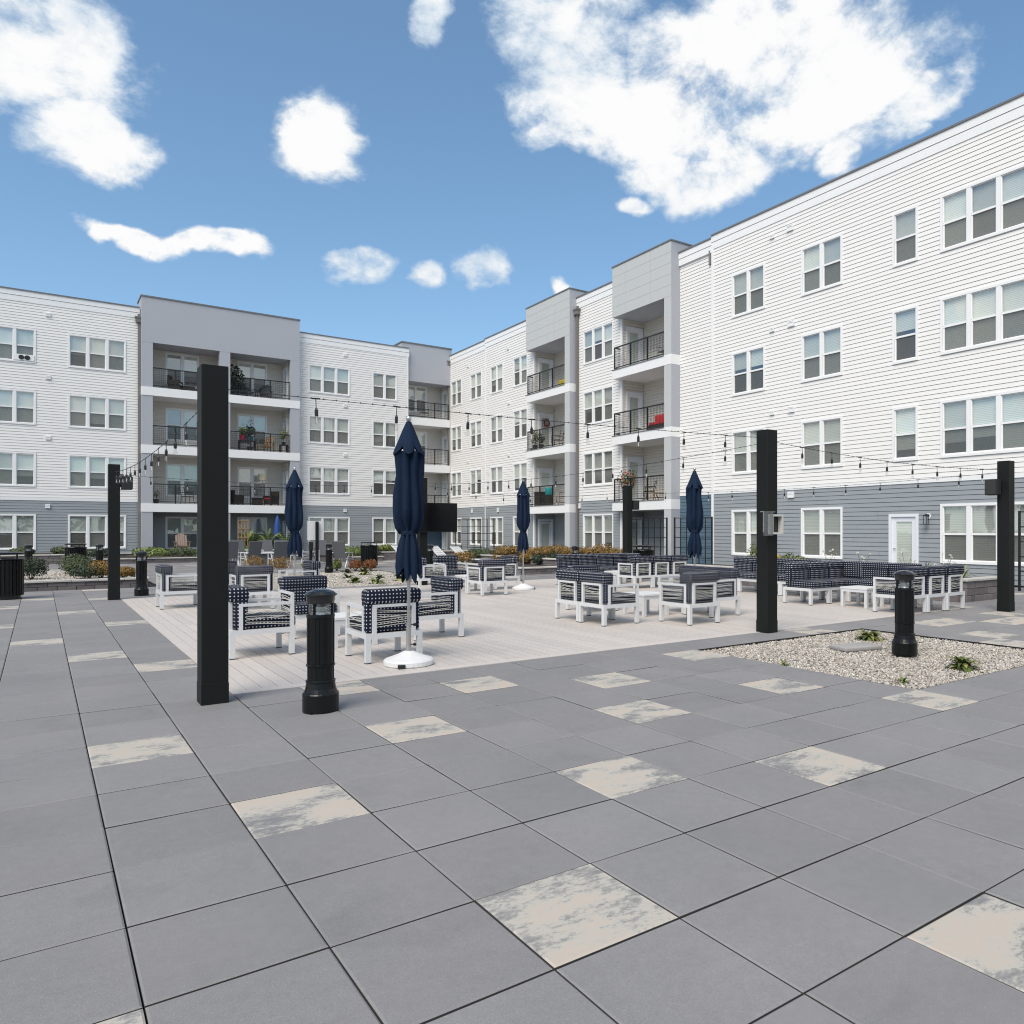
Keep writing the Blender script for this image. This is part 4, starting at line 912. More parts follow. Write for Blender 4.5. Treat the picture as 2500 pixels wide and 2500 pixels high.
# ------------------------------------------------------------------ closed umbrellas
def make_umbrella():
    P = thing('patio_umbrella', 'x', 'umbrella', I4, 'closed navy umbrellas on white bases')
    q = MB(); q.lathe([(.275, 0), (.285, .012), (.285, .055), (.272, .07), (.20, .095), (.12, .125), (.07, .15), (.05, .158)], 32); build(q, 'base', PLAST, P, smooth=False)
    q = MB(); q.box(-.16, -.288, .006, -.08, -.25, .045); build(q, 'base_label', BLACKM, P)
    q = MB(); q.lathe([(.030, .15), (.030, .47)], 14); q.lathe([(.034, .46), (.034, .475)], 14); build(q, 'sleeve', STEEL, P, smooth=False)
    for z in (.23, .46): q = MB(); q.bar((.03, 0, z), (.06, 0, z), .006, n=6); q.bar((.055, 0, z), (.085, 0, z), .019, n=8); build(q, 'knob', BLACKM, P)
    q = MB(); q.lathe([(.0195, .47), (.0195, 2.8)], 12); build(q, 'pole', STEEL, P)
    q = MB(); q.lathe([(.026, .95), (.034, .955), (.036, 1.07), (.026, 1.08), (.024, 1.12), (.012, 1.13)], 12); build(q, 'hub', STEEL, P)
    nn = 64; rr = random.Random(3); ph = [rr.uniform(-.5, .5) for _ in range(8)]
    prof = [(2.47, .17), (2.38, .165), (2.25, .165), (2.1, .168), (1.95, .178), (1.82, .182), (1.72, .176), (1.63, .15), (1.56, .105), (1.53, .082), (1.50, .086), (1.44, .105), (1.35, .128), (1.24, .145), (1.14, .152), (1.06, .142)]
    q = MB(); b = 0; pts = []
    for k, (z, r) in enumerate(prof):
        row = []
        for i in range(nn):
            a = 2*PI*i/nn; tight = .42 if z > 1.6 else .5
            fold = abs(math.sin(4*a+ph[int(a/(PI/4)) % 8]*.35+.10*math.sin(z*3.1)))
            rad = r*(1-tight+tight*fold**.8)*(1+.07*math.sin(3*a+z*4)+.05*math.sin(7*a-z*6)+.03*math.sin(13*a+z*11)+.02*math.sin(5*a-z*23))
            zz = z
            if k == len(prof)-1: zz = z-.07+.13*(1-fold)+.05*math.sin(2*a+1)
            if 1.54 < z < 1.75: zz = z-.05*math.sin(2*a+2.2)
            row.append((rad*math.cos(a), rad*math.sin(a), zz))
        pts.append(row)
    for k in range(len(pts)-1):
        for i in range(nn): j = (i+1) % nn; q.face([pts[k][i], pts[k][j], pts[k+1][j], pts[k+1][i]])
    def weld(me):
        bm = bmesh.new(); bm.from_mesh(me); bmesh.ops.remove_doubles(bm, verts=bm.verts, dist=1e-5); bmesh.ops.recalc_face_normals(bm, faces=bm.faces); bm.to_mesh(me); bm.free(); return me
    me = weld(q.mesh('canopy', NAVY, True)); can = link('canopy', me, P)
    q = MB(); pts = []
    for k, (z, r) in enumerate([(2.82, .028), (2.78, .045), (2.70, .085), (2.60, .135), (2.52, .178), (2.48, .195)]):
        row = []
        for i in range(nn):
            a = 2*PI*i/nn; fold = abs(math.sin(3*a+.5)); t = k/5
            row.append((r*(1-.34*t*(1-fold))*math.cos(a), r*(1-.34*t*(1-fold))*math.sin(a), z-(.10*t*(fold**.8-.5))))
        pts.append(row)
    for k in range(len(pts)-1):
        for i in range(nn): j = (i+1) % nn; q.face([pts[k][i], pts[k][j], pts[k+1][j], pts[k+1][i]])
    link('vent_canopy', weld(q.mesh('vent_canopy', NAVY, True)), P)
    q = MB(); q.lathe([(.084, 1.505), (.088, 1.53), (.084, 1.555)], 24, cap=False, mod=lambda a, k: 1+.06*math.sin(5*a)); build(q, 'tie_strap', NAVY, can)
    q = MB(); q.lathe([(.018, 2.80), (.018, 2.83), (.028, 2.838), (.031, 2.855), (.028, 2.872), (.015, 2.885), (.001, 2.887)], 14, cap=False); build(q, 'finial', STEEL, P, smooth=True)
    return P
for k, (x, y, s_, lb) in enumerate([(3.49, 8.27, 1., 'nearest closed navy umbrella in front of the television'), (4.38, 16.42, 1., 'closed navy umbrella behind the left chair group'), (10.27, 16.83, 1., 'closed navy umbrella in the middle of the deck with its base in full view'), (11.36, 11.62, 1., 'closed navy umbrella standing left of the grey box post')]):
    M = T(x, y, .004, k*.9)
    if k == 0: u0 = make_umbrella(); u0['label'] = lb; setw(u0, T(x, y, .004, -.25), None)
    else: copy_tree(u0, M, lb)

# ------------------------------------------------------------------ television, sign, bins
M = T(PT[0]+.12, PT[1]-.16, 1.50)
P = thing('television', 'large black television mounted on a post behind the nearest umbrella', 'television', M)
q = MB(); q.box(-.45, -.05, 0, .87, .03, .83); build(q, 'case', mat('tv_case', (.006, .006, .007), .4), P, M)
q = MB(); q.box(-.43, -.054, .02, .85, -.05, .81); build(q, 'screen', SCREEN, P, M)
q = MB(); q.box(-.2, .03, .25, .0, .08, .6); build(q, 'wall_mount', BLACKM, P, M)
c = frm(774, 30.7); M = T(c.x, c.y, 0, -.05)
P = thing('sign', 'blank white sign panel on a slim black post, seen from behind', 'sign', M)
q = MB(); q.box(-.055, -.055, 0, .055, .055, 1.9); build(q, 'post', POSTM, P, M)
q = MB(); q.box(-.36, .06, 1.14, .26, .09, 1.92); build(q, 'panel', PLAST, P, M)
c = frm(759, 30.0); M = T(c.x, c.y)
P = thing('outlet_post', 'short black post with a dark outlet box beside the white sign', 'post', M)
q = MB(); q.box(-.05, -.05, 0, .05, .05, .75); build(q, 'post', POSTM, P, M)
q = MB(); q.box(-.07, -.09, .75, .07, .07, 1.08); build(q, 'outlet_box', BLACKM, P, M)
def make_bin():
    P = thing('litter_bin', 'x', 'bin', I4, 'black slatted steel bins')
    for k in range(30):
        a = 2*PI*k/30; q = MB(); q.box(-.024, -.006, .09, .024, .006, .88); build(q, 'slat', GLOSSB, P, T(.335*math.cos(a), .335*math.sin(a), 0, a+PI/2))
    for z in (.12, .76): q = MB(); q.lathe([(.323, z-.02), (.331, z-.02), (.331, z+.02), (.323, z+.02)], 32); build(q, 'band', GLOSSB, P)
    q = MB(); q.lathe([(.29, .1), (.30, .88)], 24, cap=False); q.lathe([(.28, 0), (.28, .1)], 24); build(q, 'liner', BLACKM, P)
    q = MB(); q.lathe([(.33, .88), (.355, .89), (.362, .905), (.355, .92), (.20, .93), (.19, .91), (.19, .87)], 32, cap=False); build(q, 'rim', GLOSSB, P)
    for k in range(4):
        a = PI/4+k*PI/2; q = MB(); q.bar((.30*math.cos(a), .30*math.sin(a), .9), (.30*math.cos(a), .30*math.sin(a), 1.02), .013, n=6); build(q, 'lid_support', GLOSSB, P)
    q = MB(); q.lathe([(.34, 1.01), (.345, 1.02), (.345, 1.045), (.30, 1.06), (.001, 1.075)], 32, cap=False); build(q, 'lid', GLOSSB, P)
    return P
BI = [(-.62, 21.35, 'large black slatted bin at the left edge of the picture'), (1.1, 33.6, 'far black slatted bin beside a bollard, behind the left post'), (11.1, 30.4, 'black slatted bin between the sign and the television'), (15.9, 18.6, 'black slatted bin behind the far row of armchairs')]
for k, (x, y, lb) in enumerate(BI):
    if k == 0: bin0 = make_bin(); bin0['label'] = lb; setw(bin0, T(x, y), None)
    else: copy_tree(bin0, T(x, y, 0, k*.3), lb)

# ------------------------------------------------------------------ shrubs and plants
def bush(c, r, h, m, n, size, label, cat='shrub', grp=None, nm='shrub', seed=1, stem=True, core=None, z=0.):
    P = thing(nm, label, cat, T(c[0], c[1], z), grp); M = WM[P.name]
    q = MB(); q.leaves((0, 0, h*.52), (r, r, h*.5), n, size, 0, seed, shell=.45, zmin=-.75); build(q, 'foliage', m, P, M)
    if stem:
        q = MB(); rr = random.Random(seed)
        for k in range(7):
            a = rr.uniform(0, 2*PI); q.bar((0, 0, -.02), (math.cos(a)*r*.6, math.sin(a)*r*.6, h*rr.uniform(.5, .8)), .012, n=4, r1=.005)
        build(q, 'stem', mat('bark', (.06, .04, .028), .9), P, M)
    return P
GS = 'rounded shrubs in the gravel planter'
k = 0
SH = [((-.25, 24.55), .52, .62, LEAF_D, 'round green shrub right beside the large left bin'), ((1.0, 27.6), .5, .62, LEAF_G, 'rear green shrub of the clump in the left planter'), ((1.25, 26.3), .55, .6, LEAF_G, 'middle green shrub of the clump in the left planter'),
      ((1.32, 25.1), .62, .55, LEAF_D, 'front dark green shrub of the clump in the left planter'), ((1.85, 26.6), .45, .5, LEAF_O, 'orange leaved shrub left of the far left post'), ((2.02, 25.3), .42, .42, LEAF_O, 'orange leaved shrub in front of the green clump'), ((2.12, 24.6), .40, .38, LEAF_O, 'low orange shrub right of the far left post')]
SH = []
def on(px, py, z): p = at(px, py, z); return (p.x, p.y)
for px, py, r, h, m, lb in ((76, 1414, .42, .62, LEAF_D, 'round green shrub right beside the large left bin'), (184, 1401, .42, .62, LEAF_G, 'rear green shrub of the clump in the left planter'), (199, 1405, .42, .55, LEAF_G, 'middle green shrub of the clump in the left planter'),
      (214, 1412, .46, .42, LEAF_D, 'front dark green shrub of the clump in the left planter'), (246, 1411, .36, .5, LEAF_O, 'orange leaved shrub left of the far left post'), (304, 1410, .33, .34, LEAF_O, 'low orange shrub right of the far left post')):
    k += 1; bush(on(px, py, .22), r, h, m, 2600, .05, lb, 'shrub', None, 'shrub', k, z=.2)
for px, py, r, h, m, lb in ((622, 1396, .42, .62, LEAF_O, 'golden orange bush left of the second umbrella pole'), (683, 1398, .42, .62, LEAF_O, 'golden orange bush just left of the second umbrella pole'), (868, 1394, .30, .46, LEAF_R, 'left one of two reddish bushes in front of the far bin'), (905, 1393, .28, .46, LEAF_R, 'right one of two reddish bushes in front of the far bin'), (822, 1394, .22, .45, LEAF_H, 'yellow green plant right behind the garden bollard'), (752, 1392, .3, .35, LEAF_H, 'low yellowish plant beneath the sign panel')):
    k += 1; bush(on(px, py, 0), r, h, m, 1400, .05, lb, 'bush', None, 'bush', k)
def hosta(c, r, h, label, m=LEAF_H, n=34, seed=1, z=-.02, wd=.10):
    P = thing('hosta_plant', label, 'plant', T(c[0], c[1], z)); rr = random.Random(seed); M = WM[P.name]
    lay = [(0, .35), (1, .8), (2, 1.2)]
    for kk in range(n):
        el = rr.uniform(.1, 1.25); a = rr.uniform(0, 2*PI); q = MB(); ln = r*rr.uniform(.8, 1.25)
        q.blade((0, 0, 0), (math.cos(a)*math.cos(el), math.sin(a)*math.cos(el), math.sin(el)*h/r*1.1), ln, wd*rr.uniform(.7, 1.3), rr.uniform(1.3, 2.6), 0, rr.random(), 5)
        build(q, 'leaf', m, P, M)
    return P
for j, (px, py, r, h, lb) in enumerate(((2124, 1558, .30, .30, 'leafy green hosta in the right gravel bed beside the stepping stone'), (2350, 1628, .26, .26, 'small yellow green hosta at the right end of the gravel bed'))): hosta(at(px, py), r*.88, h*.85, lb, LEAF_H, 70, j+3, wd=.06)
for j, (px, py, r, lb, m) in enumerate(((848, 1398, .28, 'small dark hosta right of the garden bollard', LEAF_G), (889, 1402, .36, 'pale hosta in front of the two reddish bushes', LEAF_H), (866, 1421, .33, 'hosta nearest to the deck in the left of the garden gravel', LEAF_H), (850, 1410, .3, 'flat spreading plant in the garden gravel', LEAF_G),
     (919, 1423, .36, 'bright lime green hosta in the garden gravel', LEAF_Y), (927, 1410, .25, 'small hosta behind the lime green one', LEAF_G), (976, 1416, .36, 'hosta at the left of the nearest umbrella pole', LEAF_H))): hosta(at(px, py), r, r*.8, lb, m, 24, j+20, wd=.12)
for j, (px, py, lb) in enumerate(((1913, 1619, 'tiny weed sprouting at the left of the gravel bed'), (2205, 1662, 'tiny weed sprouting near the front corner of the gravel bed'))): hosta(at(px, py), .09, .1, lb, LEAF_Y, 12, j+60, wd=.03)
# right planters
for j, (px, py, r, h, m, lb, z) in enumerate(((1315, 1379, .29, .45, LEAF_D, 'left one of two round dark bushes in the lower planter', .22), (1354, 1378, .28, .45, LEAF_D, 'right one of two round dark bushes in the lower planter', .22),
      (1185, 1368, .5, .55, LEAF_G, 'wide green bush behind the third umbrella group', .22), (1280, 1377, .30, .42, LEAF_O, 'orange flowered clump beside the round dark bushes', .22), (1222, 1371, .34, .36, LEAF_O, 'small orange clump at the left of the lower planter', .22), (1130, 1376, .50, .5, LEAF_O, 'orange clump at the left end of the lower planter', .22), (1250, 1360, .45, .5, LEAF_G, 'dark green bush behind the orange clumps', .22), (1160, 1368, .4, .55, LEAF_G, 'green bush beside the white loungers', .22))):
    f = 29 if j in (2, 5, 7) else 27.3
    p = at(px, py, z); bush((p.x, p.y), r, h, m, 1500, .065, lb, 'bush', None, 'bush', 80+j, z=z)
M = T(16.9, 24.2, .44)
for j in range(9):
    t = j/8; p = Vector((15.95, 27.6, .44))*(1-t)+Vector((18.6, 23.35, .44))*t
    bush((p.x, p.y), .55, .46+.08*math.sin(j*2.1), LEAF_O, 1300, .07, ('left end', 'second', 'third', 'fourth', 'middle', 'sixth', 'seventh', 'eighth', 'right end')[j]+' clump of the orange flower mass in the upper planter', 'flowers', 'orange flower clumps in the upper planter', 'flower_clump', 120+j, z=.44)
for j, (px, z, f, r, h, m, lb) in enumerate(((1605, .44, 19.3, .36, .75, LEAF_Y, 'bright green bush behind the far row of armchairs'), (1648, .44, 19.0, .30, .50, FLOW_Y, 'yellow flowered plant behind the far row of armchairs'), (1680, .44, 18.6, .22, .45, LEAF_Y, 'small bright green bush left of the umbrella pole'), (1726, .44, 18.4, .30, .42, LEAF_H, 'pinkish green bush right of the umbrella by the long sofa'))):
    p = frm(px, f); x = max(p.x, 16.75); bush((x, p.y), r, h, m, 900, .06, lb, 'bush', None, 'bush', 150+j, z=z)
for j, (px, f, lb) in enumerate(((2263, 18.0, 'grassy clump in the tall planter below the window'), (2345, 17.2, 'sparse plant at the near end of the tall planter'))):
    p = frm(px, f); hosta((17.2, p.y), .5, .5, lb, LEAF_H, 60 if j == 0 else 18, 170+j, .42, .03)
def wild(c, z, label, seed):
    P = thing('flowering_plant', label, 'plant', T(c[0], c[1], z)); rr = random.Random(seed); q = MB(); f_ = MB()
    for k in range(7):
        a = rr.uniform(0, 2*PI); e = Vector((math.cos(a)*.18, math.sin(a)*.18, rr.uniform(.3, .62))); q.bar((0, 0, 0), e, .004, n=3)
        f_.leaves(e, (.035, .035, .03), 14, .03, 0, seed+k, .2)
    build(q, 'stem', LEAF_G, P, WM[P.name]); build(f_, 'blossom', mat('white_blossom', (.75, .72, .6), .7), P, WM[P.name])
for j, (y, lb) in enumerate(((10.2, 'pale blossoms behind the corner sofa, left of the door'), (11.4, 'pale blossoms above the corner sofa under the double window'), (12.4, 'thin flowering stems behind the left end of the corner sofa'), (9.3, 'thin pale flowers right of the white door'))): wild((17.1, y), .43, lb, 200+j)
# green plants in the planters of the left wing
for j, (x, y, z, r, h, m, lb) in enumerate(((-.6, 42.6, .4, .5, .35, LEAF_G, 'sparse green plant below the far left windows'), (.9, 42.5, .4, .5, .35, LEAF_G, 'second sparse green plant below the far left windows'), (2.2, 41.2, .22, .8, .52, LEAF_D, 'dark bush behind the far slatted bin at left'), (4.3, 41, .22, .9, .52, LEAF_Y, 'leafy bright green plant right of the far left post'),
      (5.6, 41.2, .22, .8, .5, LEAF_G, 'green plant below the grey balcony column'), (6.6, 41.2, .22, .8, .42, LEAF_G, 'green plant left of the tan patio chairs'), (8.1, 41, .22, .9, .52, LEAF_Y, 'leafy green plant in front of the tan patio chairs'), (9.4, 41.1, .22, .8, .42, LEAF_G, 'green plant behind the big black post'), (12.6, 37.1, .22, .8, .5, LEAF_Y, 'bright leafy plant in the short low planter'), (13.6, 37.2, .22, .6, .55, LEAF_G, 'green plant at the right end of the short low planter'), (14.8, 38.1, .39, .5, .4, LEAF_H, 'sparse plant behind the far bin'))):
    bush((x, y), r, h, m, 1100, .10, lb, 'plant', None, 'leafy_plant', 220+j, z=z)
def fern(c, z, r, label, seed):
    P = thing('potted_fern', label, 'fern', T(c[0], c[1], z)); rr = random.Random(seed); M = WM[P.name]
    q = MB(); q.lathe([(.18, 0), (.24, .4), (.26, .42), (.24, .42)], 14); build(q, 'pot', POTD, P, M)
    q = MB()
    for k in range(46):
        a = rr.uniform(0, 2*PI); el = rr.uniform(.5, 1.35); d = Vector((math.cos(a)*math.cos(el), math.sin(a)*math.cos(el), math.sin(el))); cur = Vector((0, 0, .4)); ln = r*rr.uniform(.8, 1.2); t = rr.random()
        side = d.cross(Vector((0, 0, 1))).normalized()
        for s_ in range(12):
            nx = cur+d*(ln/12); wv = .13*math.sin(PI*(.1+.9*s_/12))+.015
            for sg in (-1, 1): q.face([cur, cur+side*sg*wv+d*.05, nx], 0, min(1, t*.6+s_/30))
            cur = nx; d = (d+Vector((0, 0, -.13))).normalized()
    build(q, 'frond', LEAF_Y, P, M)
for j, (x, lb) in enumerate(((9.5, 'left potted fern on the patio behind the grey chairs'), (10.5, 'middle potted fern on the patio behind the grey chairs'), (11.4, 'right potted fern on the patio behind the grey chairs'))): fern((x, 44.6), .1, 1.25, lb, 260+j)

# ------------------------------------------------------------------ grey sling chairs, white loungers, patio chairs
def make_sling():
    P = thing('sling_chair', 'x', 'chair', I4, 'grey sling chairs with white arms')
    q = MB(); q.box(-.27, -.26, .38, .27, .27, .41); build(q, 'seat', GREYSL, P, T(0, 0, .0) @ Matrix.Rotation(.06, 4, 'X'))
    q = MB(); q.box(-.27, -.02, 0, .27, .02, .72); build(q, 'backrest', GREYSL, P, T(0, -.25, .40) @ Matrix.Rotation(.30, 4, 'X'))
    for sx in (-1, 1):
        q = MB(); q.box(sx*.29-.025, -.36, .60, sx*.29+.025, .30, .635); build(q, 'armrest', WFRAME, P)
        q = MB(); q.bar((sx*.29, .26, .60), (sx*.29, .30, 0), .022); build(q, 'leg', WFRAME, P)
        q = MB(); q.bar((sx*.29, -.05, .60), (sx*.29, -.42, 0), .022); build(q, 'leg', WFRAME, P)
        q = MB(); q.bar((sx*.285, .28, .38), (sx*.285, -.30, .36), .02); build(q, 'side_rail', WFRAME, P)
    return P
SL = [(560, 31.5, UP, 'grey sling chair partly hidden by the big black post'), (612, 31.3, .25, 'grey sling chair seen from behind above the left golden bush'), (678, 31.0, .1, 'grey sling chair seen from behind above the right golden bush'), (590, 35, DN+.2, 'far grey sling chair left of the fire table'), (655, 35.2, DN, 'far grey sling chair facing us behind the fire table'), (690, 35.0, DN, 'far grey sling chair behind the second umbrella, to its left'),
      (742, 32.2, LF+.3, 'grey sling chair just right of the second umbrella'), (790, 34.5, DN, 'far grey sling chair between the sign and the garden bollard'), (838, 31.5, RT+.8, 'grey sling chair seen side on, right of the garden bollard')]
for k, (px, f, rz, lb) in enumerate(SL):
    c = frm(px, f); M = T(c.x, c.y, 0, rz)
    if k == 0: sl0 = make_sling(); sl0['label'] = lb; setw(sl0, M, None)
    else: copy_tree(sl0, M, lb)
c = frm(636, 33.2); P = thing('fire_table', 'low white and grey fire table between the grey sling chairs', 'table', T(c.x, c.y)); M = WM[P.name]
q = MB(); q.box(-.55, -.4, .52, .55, .4, .58); build(q, 'table_top', PLAST, P, M)
q = MB(); q.box(-.4, -.28, 0, .4, .28, .52); build(q, 'base', GREYSL, P, M)
def make_lounger():
    P = thing('pool_lounger', 'x', 'lounger', I4, 'white strap loungers')
    for j in range(9): q = MB(); q.box(-.28, -.30+j*.14, .35, .28, -.30+j*.14+.115, .362); build(q, 'seat_strap', PLAST, P)
    Mb = T(0, -.34, .355) @ Matrix.Rotation(-.72, 4, 'X')
    for j in range(6): q = MB(); q.box(-.28, -.12-j*.125, -.006, .28, -.12-j*.125+.108, .006); build(q, 'back_strap', PLAST, P, Mb)
    q = MB()
    for sx in (-.3, .3): q.bar((sx, -.34, .35), (sx, .96, .35), .02, n=6)
    q.bar((-.3, .96, .35), (.3, .96, .35), .02, n=6); build(q, 'frame', WFRAME, P)
    q = MB()
    for sx in (-.3, .3): q.bar((sx, 0, 0), (sx, -.78, 0), .02, n=6)
    q.bar((-.3, -.78, 0), (.3, -.78, 0), .02, n=6); build(q, 'back_frame', WFRAME, P, Mb)
    for sx in (-.3, .3):
        for yy in (-.2, .8): q = MB(); q.bar((sx, yy, .35), (sx, yy, 0), .02, n=6); build(q, 'leg', WFRAME, P)
    return P
for k, (px, f, lb) in enumerate(((1062, 31.5, 'white lounger left of the three, by the bollard near the television'), (1104, 31.2, 'middle one of three white loungers'), (1156, 30.8, 'right one of three white loungers behind the orange clump'), (1008, 33, 'far left white lounger hidden mostly by the television post'), (1158+0, 28.6, ''))[:4]):
    c = frm(px, f); M = T(c.x, c.y, 0, DN+.55)
    if k == 0: lo0 = make_lounger(); lo0['label'] = lb; setw(lo0, M, None)
    else: copy_tree(lo0, M, lb)
def make_adirondack(m, grp):
    P = thing('adirondack_chair', 'x', 'chair', I4, grp)
    for j in range(5): q = MB(); q.box(-.27+j*.11, -.01, 0, -.27+j*.11+.095, .015, .82-.05*abs(j-2)); build(q, 'back_slat', m, P, T(0, -.22, .26) @ Matrix.Rotation(.36, 4, 'X'))
    for j in range(4): q = MB(); q.box(-.27, -.2+j*.125, .28+j*.03, .27, -.2+j*.125+.11, .30+j*.03); build(q, 'seat_slat', m, P)
    for sx in (-1, 1):
        q = MB(); q.box(sx*.33-.06, -.38, .56, sx*.33+.06, .36, .585); build(q, 'armrest', m, P)
        q = MB(); q.box(sx*.31-.015, .26, 0, sx*.31+.015, .34, .56); build(q, 'leg', m, P)
        q = MB(); q.box(sx*.31-.015, -.40, 0, sx*.31+.015, -.32, .56); build(q, 'leg', m, P)
    return P
ad = make_adirondack(TANCH, 'tan patio chairs under the balcony'); ad['label'] = 'left tan slatted chair on the patio under the double balcony'; setw(ad, T(6.1, 44.3, .35, DN), None)
copy_tree(ad, T(7.75, 44.3, .35, DN+.1), 'right tan slatted chair on the patio under the double balcony')
ad2 = make_adirondack(SLATE, 'slate chairs on the top balcony'); ad2['label'] = 'left slate slatted chair on the top balcony right of the big post'; setw(ad2, T(9.85, 46.9, 9.18, DN+.5), None)
copy_tree(ad2, T(10.8, 46.9, 9.18, DN-.5), 'right slate slatted chair on the top balcony right of the big post')
def make_wicker(m, seat, grp):
    P = thing('wicker_chair', 'x', 'armchair', I4, grp)
    q = MB(); q.box(-.3, -.3, .08, .3, .3, .36); build(q, 'base', m, P)
    q = MB(); q.box(-.3, -.32, .36, .3, -.22, .86); build(q, 'backrest', m, P)
    for sx in (-1, 1): q = MB(); q.box(sx*.3-.04, -.25, .36, sx*.3+.04, .3, .6); build(q, 'armrest', m, P)
    me = rbox(-.25, -.2, .36, .25, .3, .46, .03, 2, name='cushion'); me.materials.append(seat); link('cushion', me, P)
    q = MB()
    for sx in (-.27, .27):
        for sy in (-.27, .27): q.box(sx-.02, sy-.02, 0, sx+.02, sy+.02, .08)
    build(q, 'feet', m, P)
    return P
wk = make_wicker(BROWN, REDC, 'brown wicker chairs on balconies'); wk['label'] = 'brown wicker chair with red cushion at the left of its lower balcony'; setw(wk, T(9.2, 46.7, 2.97, RT+.3), None)
copy_tree(wk, T(11.1, 46.6, 2.97, LF+.5), 'brown wicker chair with red cushion beside the tall floor lamp')
wk2 = make_wicker(BROWN, TRIM, 'brown chairs with white cushions'); wk2['label'] = 'brown wicker chair with white cushion on the top left balcony'; setw(wk2, T(6.1, 46.8, 9.18, RT-.4), None)
q = MB(); q.box(-.3, -.25, .05, .3, .25, .35); o = build(q, 'footstool', BROWN, None, T(6.75, 46.8, 9.18)); tag(o, 'brown wicker footstool beside the chair on the top left balcony', 'footstool')
q = MB(); q.box(-.35, -.25, .0, .35, .25, .22); q.box(-.38, -.28, .22, .38, .28, .26); o = build(q, 'low_chest', REDC, None, T(7.5, 46.7, 9.18)); tag(o, 'low dark red chest on the top left balcony by the black post', 'chest')
q = MB(); q.box(-.25, -.22, 0, .25, .22, .42); q.box(-.28, -.25, .42, .28, .25, .46); o = build(q, 'side_table', BROWN, None, T(10.3, 46.5, 2.97)); tag(o, 'square brown side table between the two wicker chairs', 'table')
P = thing('floor_lamp', 'tall pale floor lamp with a cream shade on the lower balcony', 'lamp', T(10.7, 46.95, 2.97)); M = WM[P.name]
q = MB(); q.lathe([(.16, 0), (.16, .03), (.02, .05), (.018, 1.55)], 12); build(q, 'stand', CONC, P, M)
q = MB(); q.lathe([(.20, 1.5), (.25, 1.86)], 16, cap=False); build(q, 'lamp_shade', mat('cream_shade', (.7, .62, .45), .8), P, M)
def potplant(c, z, pr_, ph, fr, fh, pm, lm, n, size, label, seed, nm='potted_plant'):
    P = thing(nm, label, 'potted plant', T(c[0], c[1], z)); M = WM[P.name]
    q = MB(); q.lathe([(pr_*.72, 0), (pr_, ph*.92), (pr_*1.08, ph*.93), (pr_*1.08, ph), (pr_*.9, ph)], 14); build(q, 'pot', pm, P, M)
    q = MB(); q.leaves((0, 0, ph+fh*.55), (fr, fr, fh*.5), n, size, 0, seed, .25); build(q, 'foliage', lm, P, M)
    q = MB(); q.bar((0, 0, ph*.8), (0, 0, ph+fh*.6), .012, n=5); build(q, 'stem', mat('bark', (.06, .04, .028), .9), P, M)
potplant((9.1, 46.75), 9.18, .2, .3, .55, 1.5, POTD, LEAF_D, 420, .2, 'tall dark leafy plant on the top balcony right of the big black post', 301, 'potted_tree')
def stand(c, z, h, wd, label, m=BROWN):
    P = thing('plant_stand', label, 'stand', T(c[0], c[1], z)); M = WM[P.name]
    q = MB(); q.box(-wd, -.18, h-.05, wd, .18, h); build(q, 'table_top', m, P, M)
    for sx in (-1, 1):
        for sy in (-1, 1): q = MB(); q.box(sx*(wd-.03)-.03, sy*.14-.03, 0, sx*(wd-.03)+.03, sy*.14+.03, h-.05); build(q, 'leg', m, P, M)
stand((9.75, 46.5), 6.09, .62, .45, 'dark plant stand carrying a red and a blue pot on the middle balcony')
potplant((9.52, 46.5), 6.71, .15, .28, .28, .5, POTR, LEAF_H, 200, .1, 'bushy plant in a red pot on the dark stand', 302)
potplant((9.95, 46.5), 6.71, .15, .26, .34, .5, POTB, LEAF_D, 220, .12, 'leafy plant in a blue pot on the dark stand', 303)
potplant((10.0, 46.95), 6.09, .16, .3, .35, 1.6, POTD, LEAF_D, 120, .12, 'tall sparse plant behind the pots on the middle balcony', 304)
stand((11.75, 46.4), 6.09, .5, .22, 'small dark table with a yellowish plant at the right end of the middle balcony')
potplant((11.75, 46.4), 6.59, .12, .15, .3, .8, POTD, LEAF_H, 200, .1, 'yellowish feathery plant on the small table at the right of the middle balcony', 305)
wr0 = make_adirondack(WOOD, 'wooden balcony chair'); wr0['label'] = 'small brown wooden rocking chair on the middle balcony'; del wr0['group']; setw(wr0, T(10.75, 46.5, 6.09, DN-.8), None)
def make_metal_chair(label, M, m=BLACKM):
    P = thing('metal_chair', label, 'chair', M); W = WM[P.name]
    q = MB(); q.box(-.24, -.22, .42, .24, .24, .45); build(q, 'seat', m, P, W)
    q = MB()
    for sx in (-.23, .23): q.bar((sx, -.22, .43), (sx, -.33, .95), .014, n=5)
    for kk in range(4): z = .55+kk*.12; q.bar((-.23, -.245-kk*.025, z), (.23, -.245-kk*.025, z), .010, n=4)
    build(q, 'backrest', m, P, W)
    for sx in (-1, 1):
        q = MB(); q.bar((sx*.25, -.25, .66), (sx*.25, .2, .66), .014, n=5); q.bar((sx*.25, .2, .66), (sx*.25, .2, .43), .012, n=5); build(q, 'armrest', m, P, W)
        for sy in (-.2, .2): q = MB(); q.bar((sx*.22, sy, .43), (sx*.26, sy*1.3, 0), .013, n=5); build(q, 'leg', m, P, W)
make_metal_chair('black metal chair on the lower left balcony', T(6.7, 46.7, 2.97, RT+.3))
make_metal_chair('grey metal chair on the top corner balcony', T(21.0, 47.2, 8.98, DN+.6), GREYSL)
potplant((5.15, 46.5), 2.97, .14, .25, .2, .5, POTD, LEAF_H, 90, .08, 'small sparse plant at the left of the lower left balcony', 306)
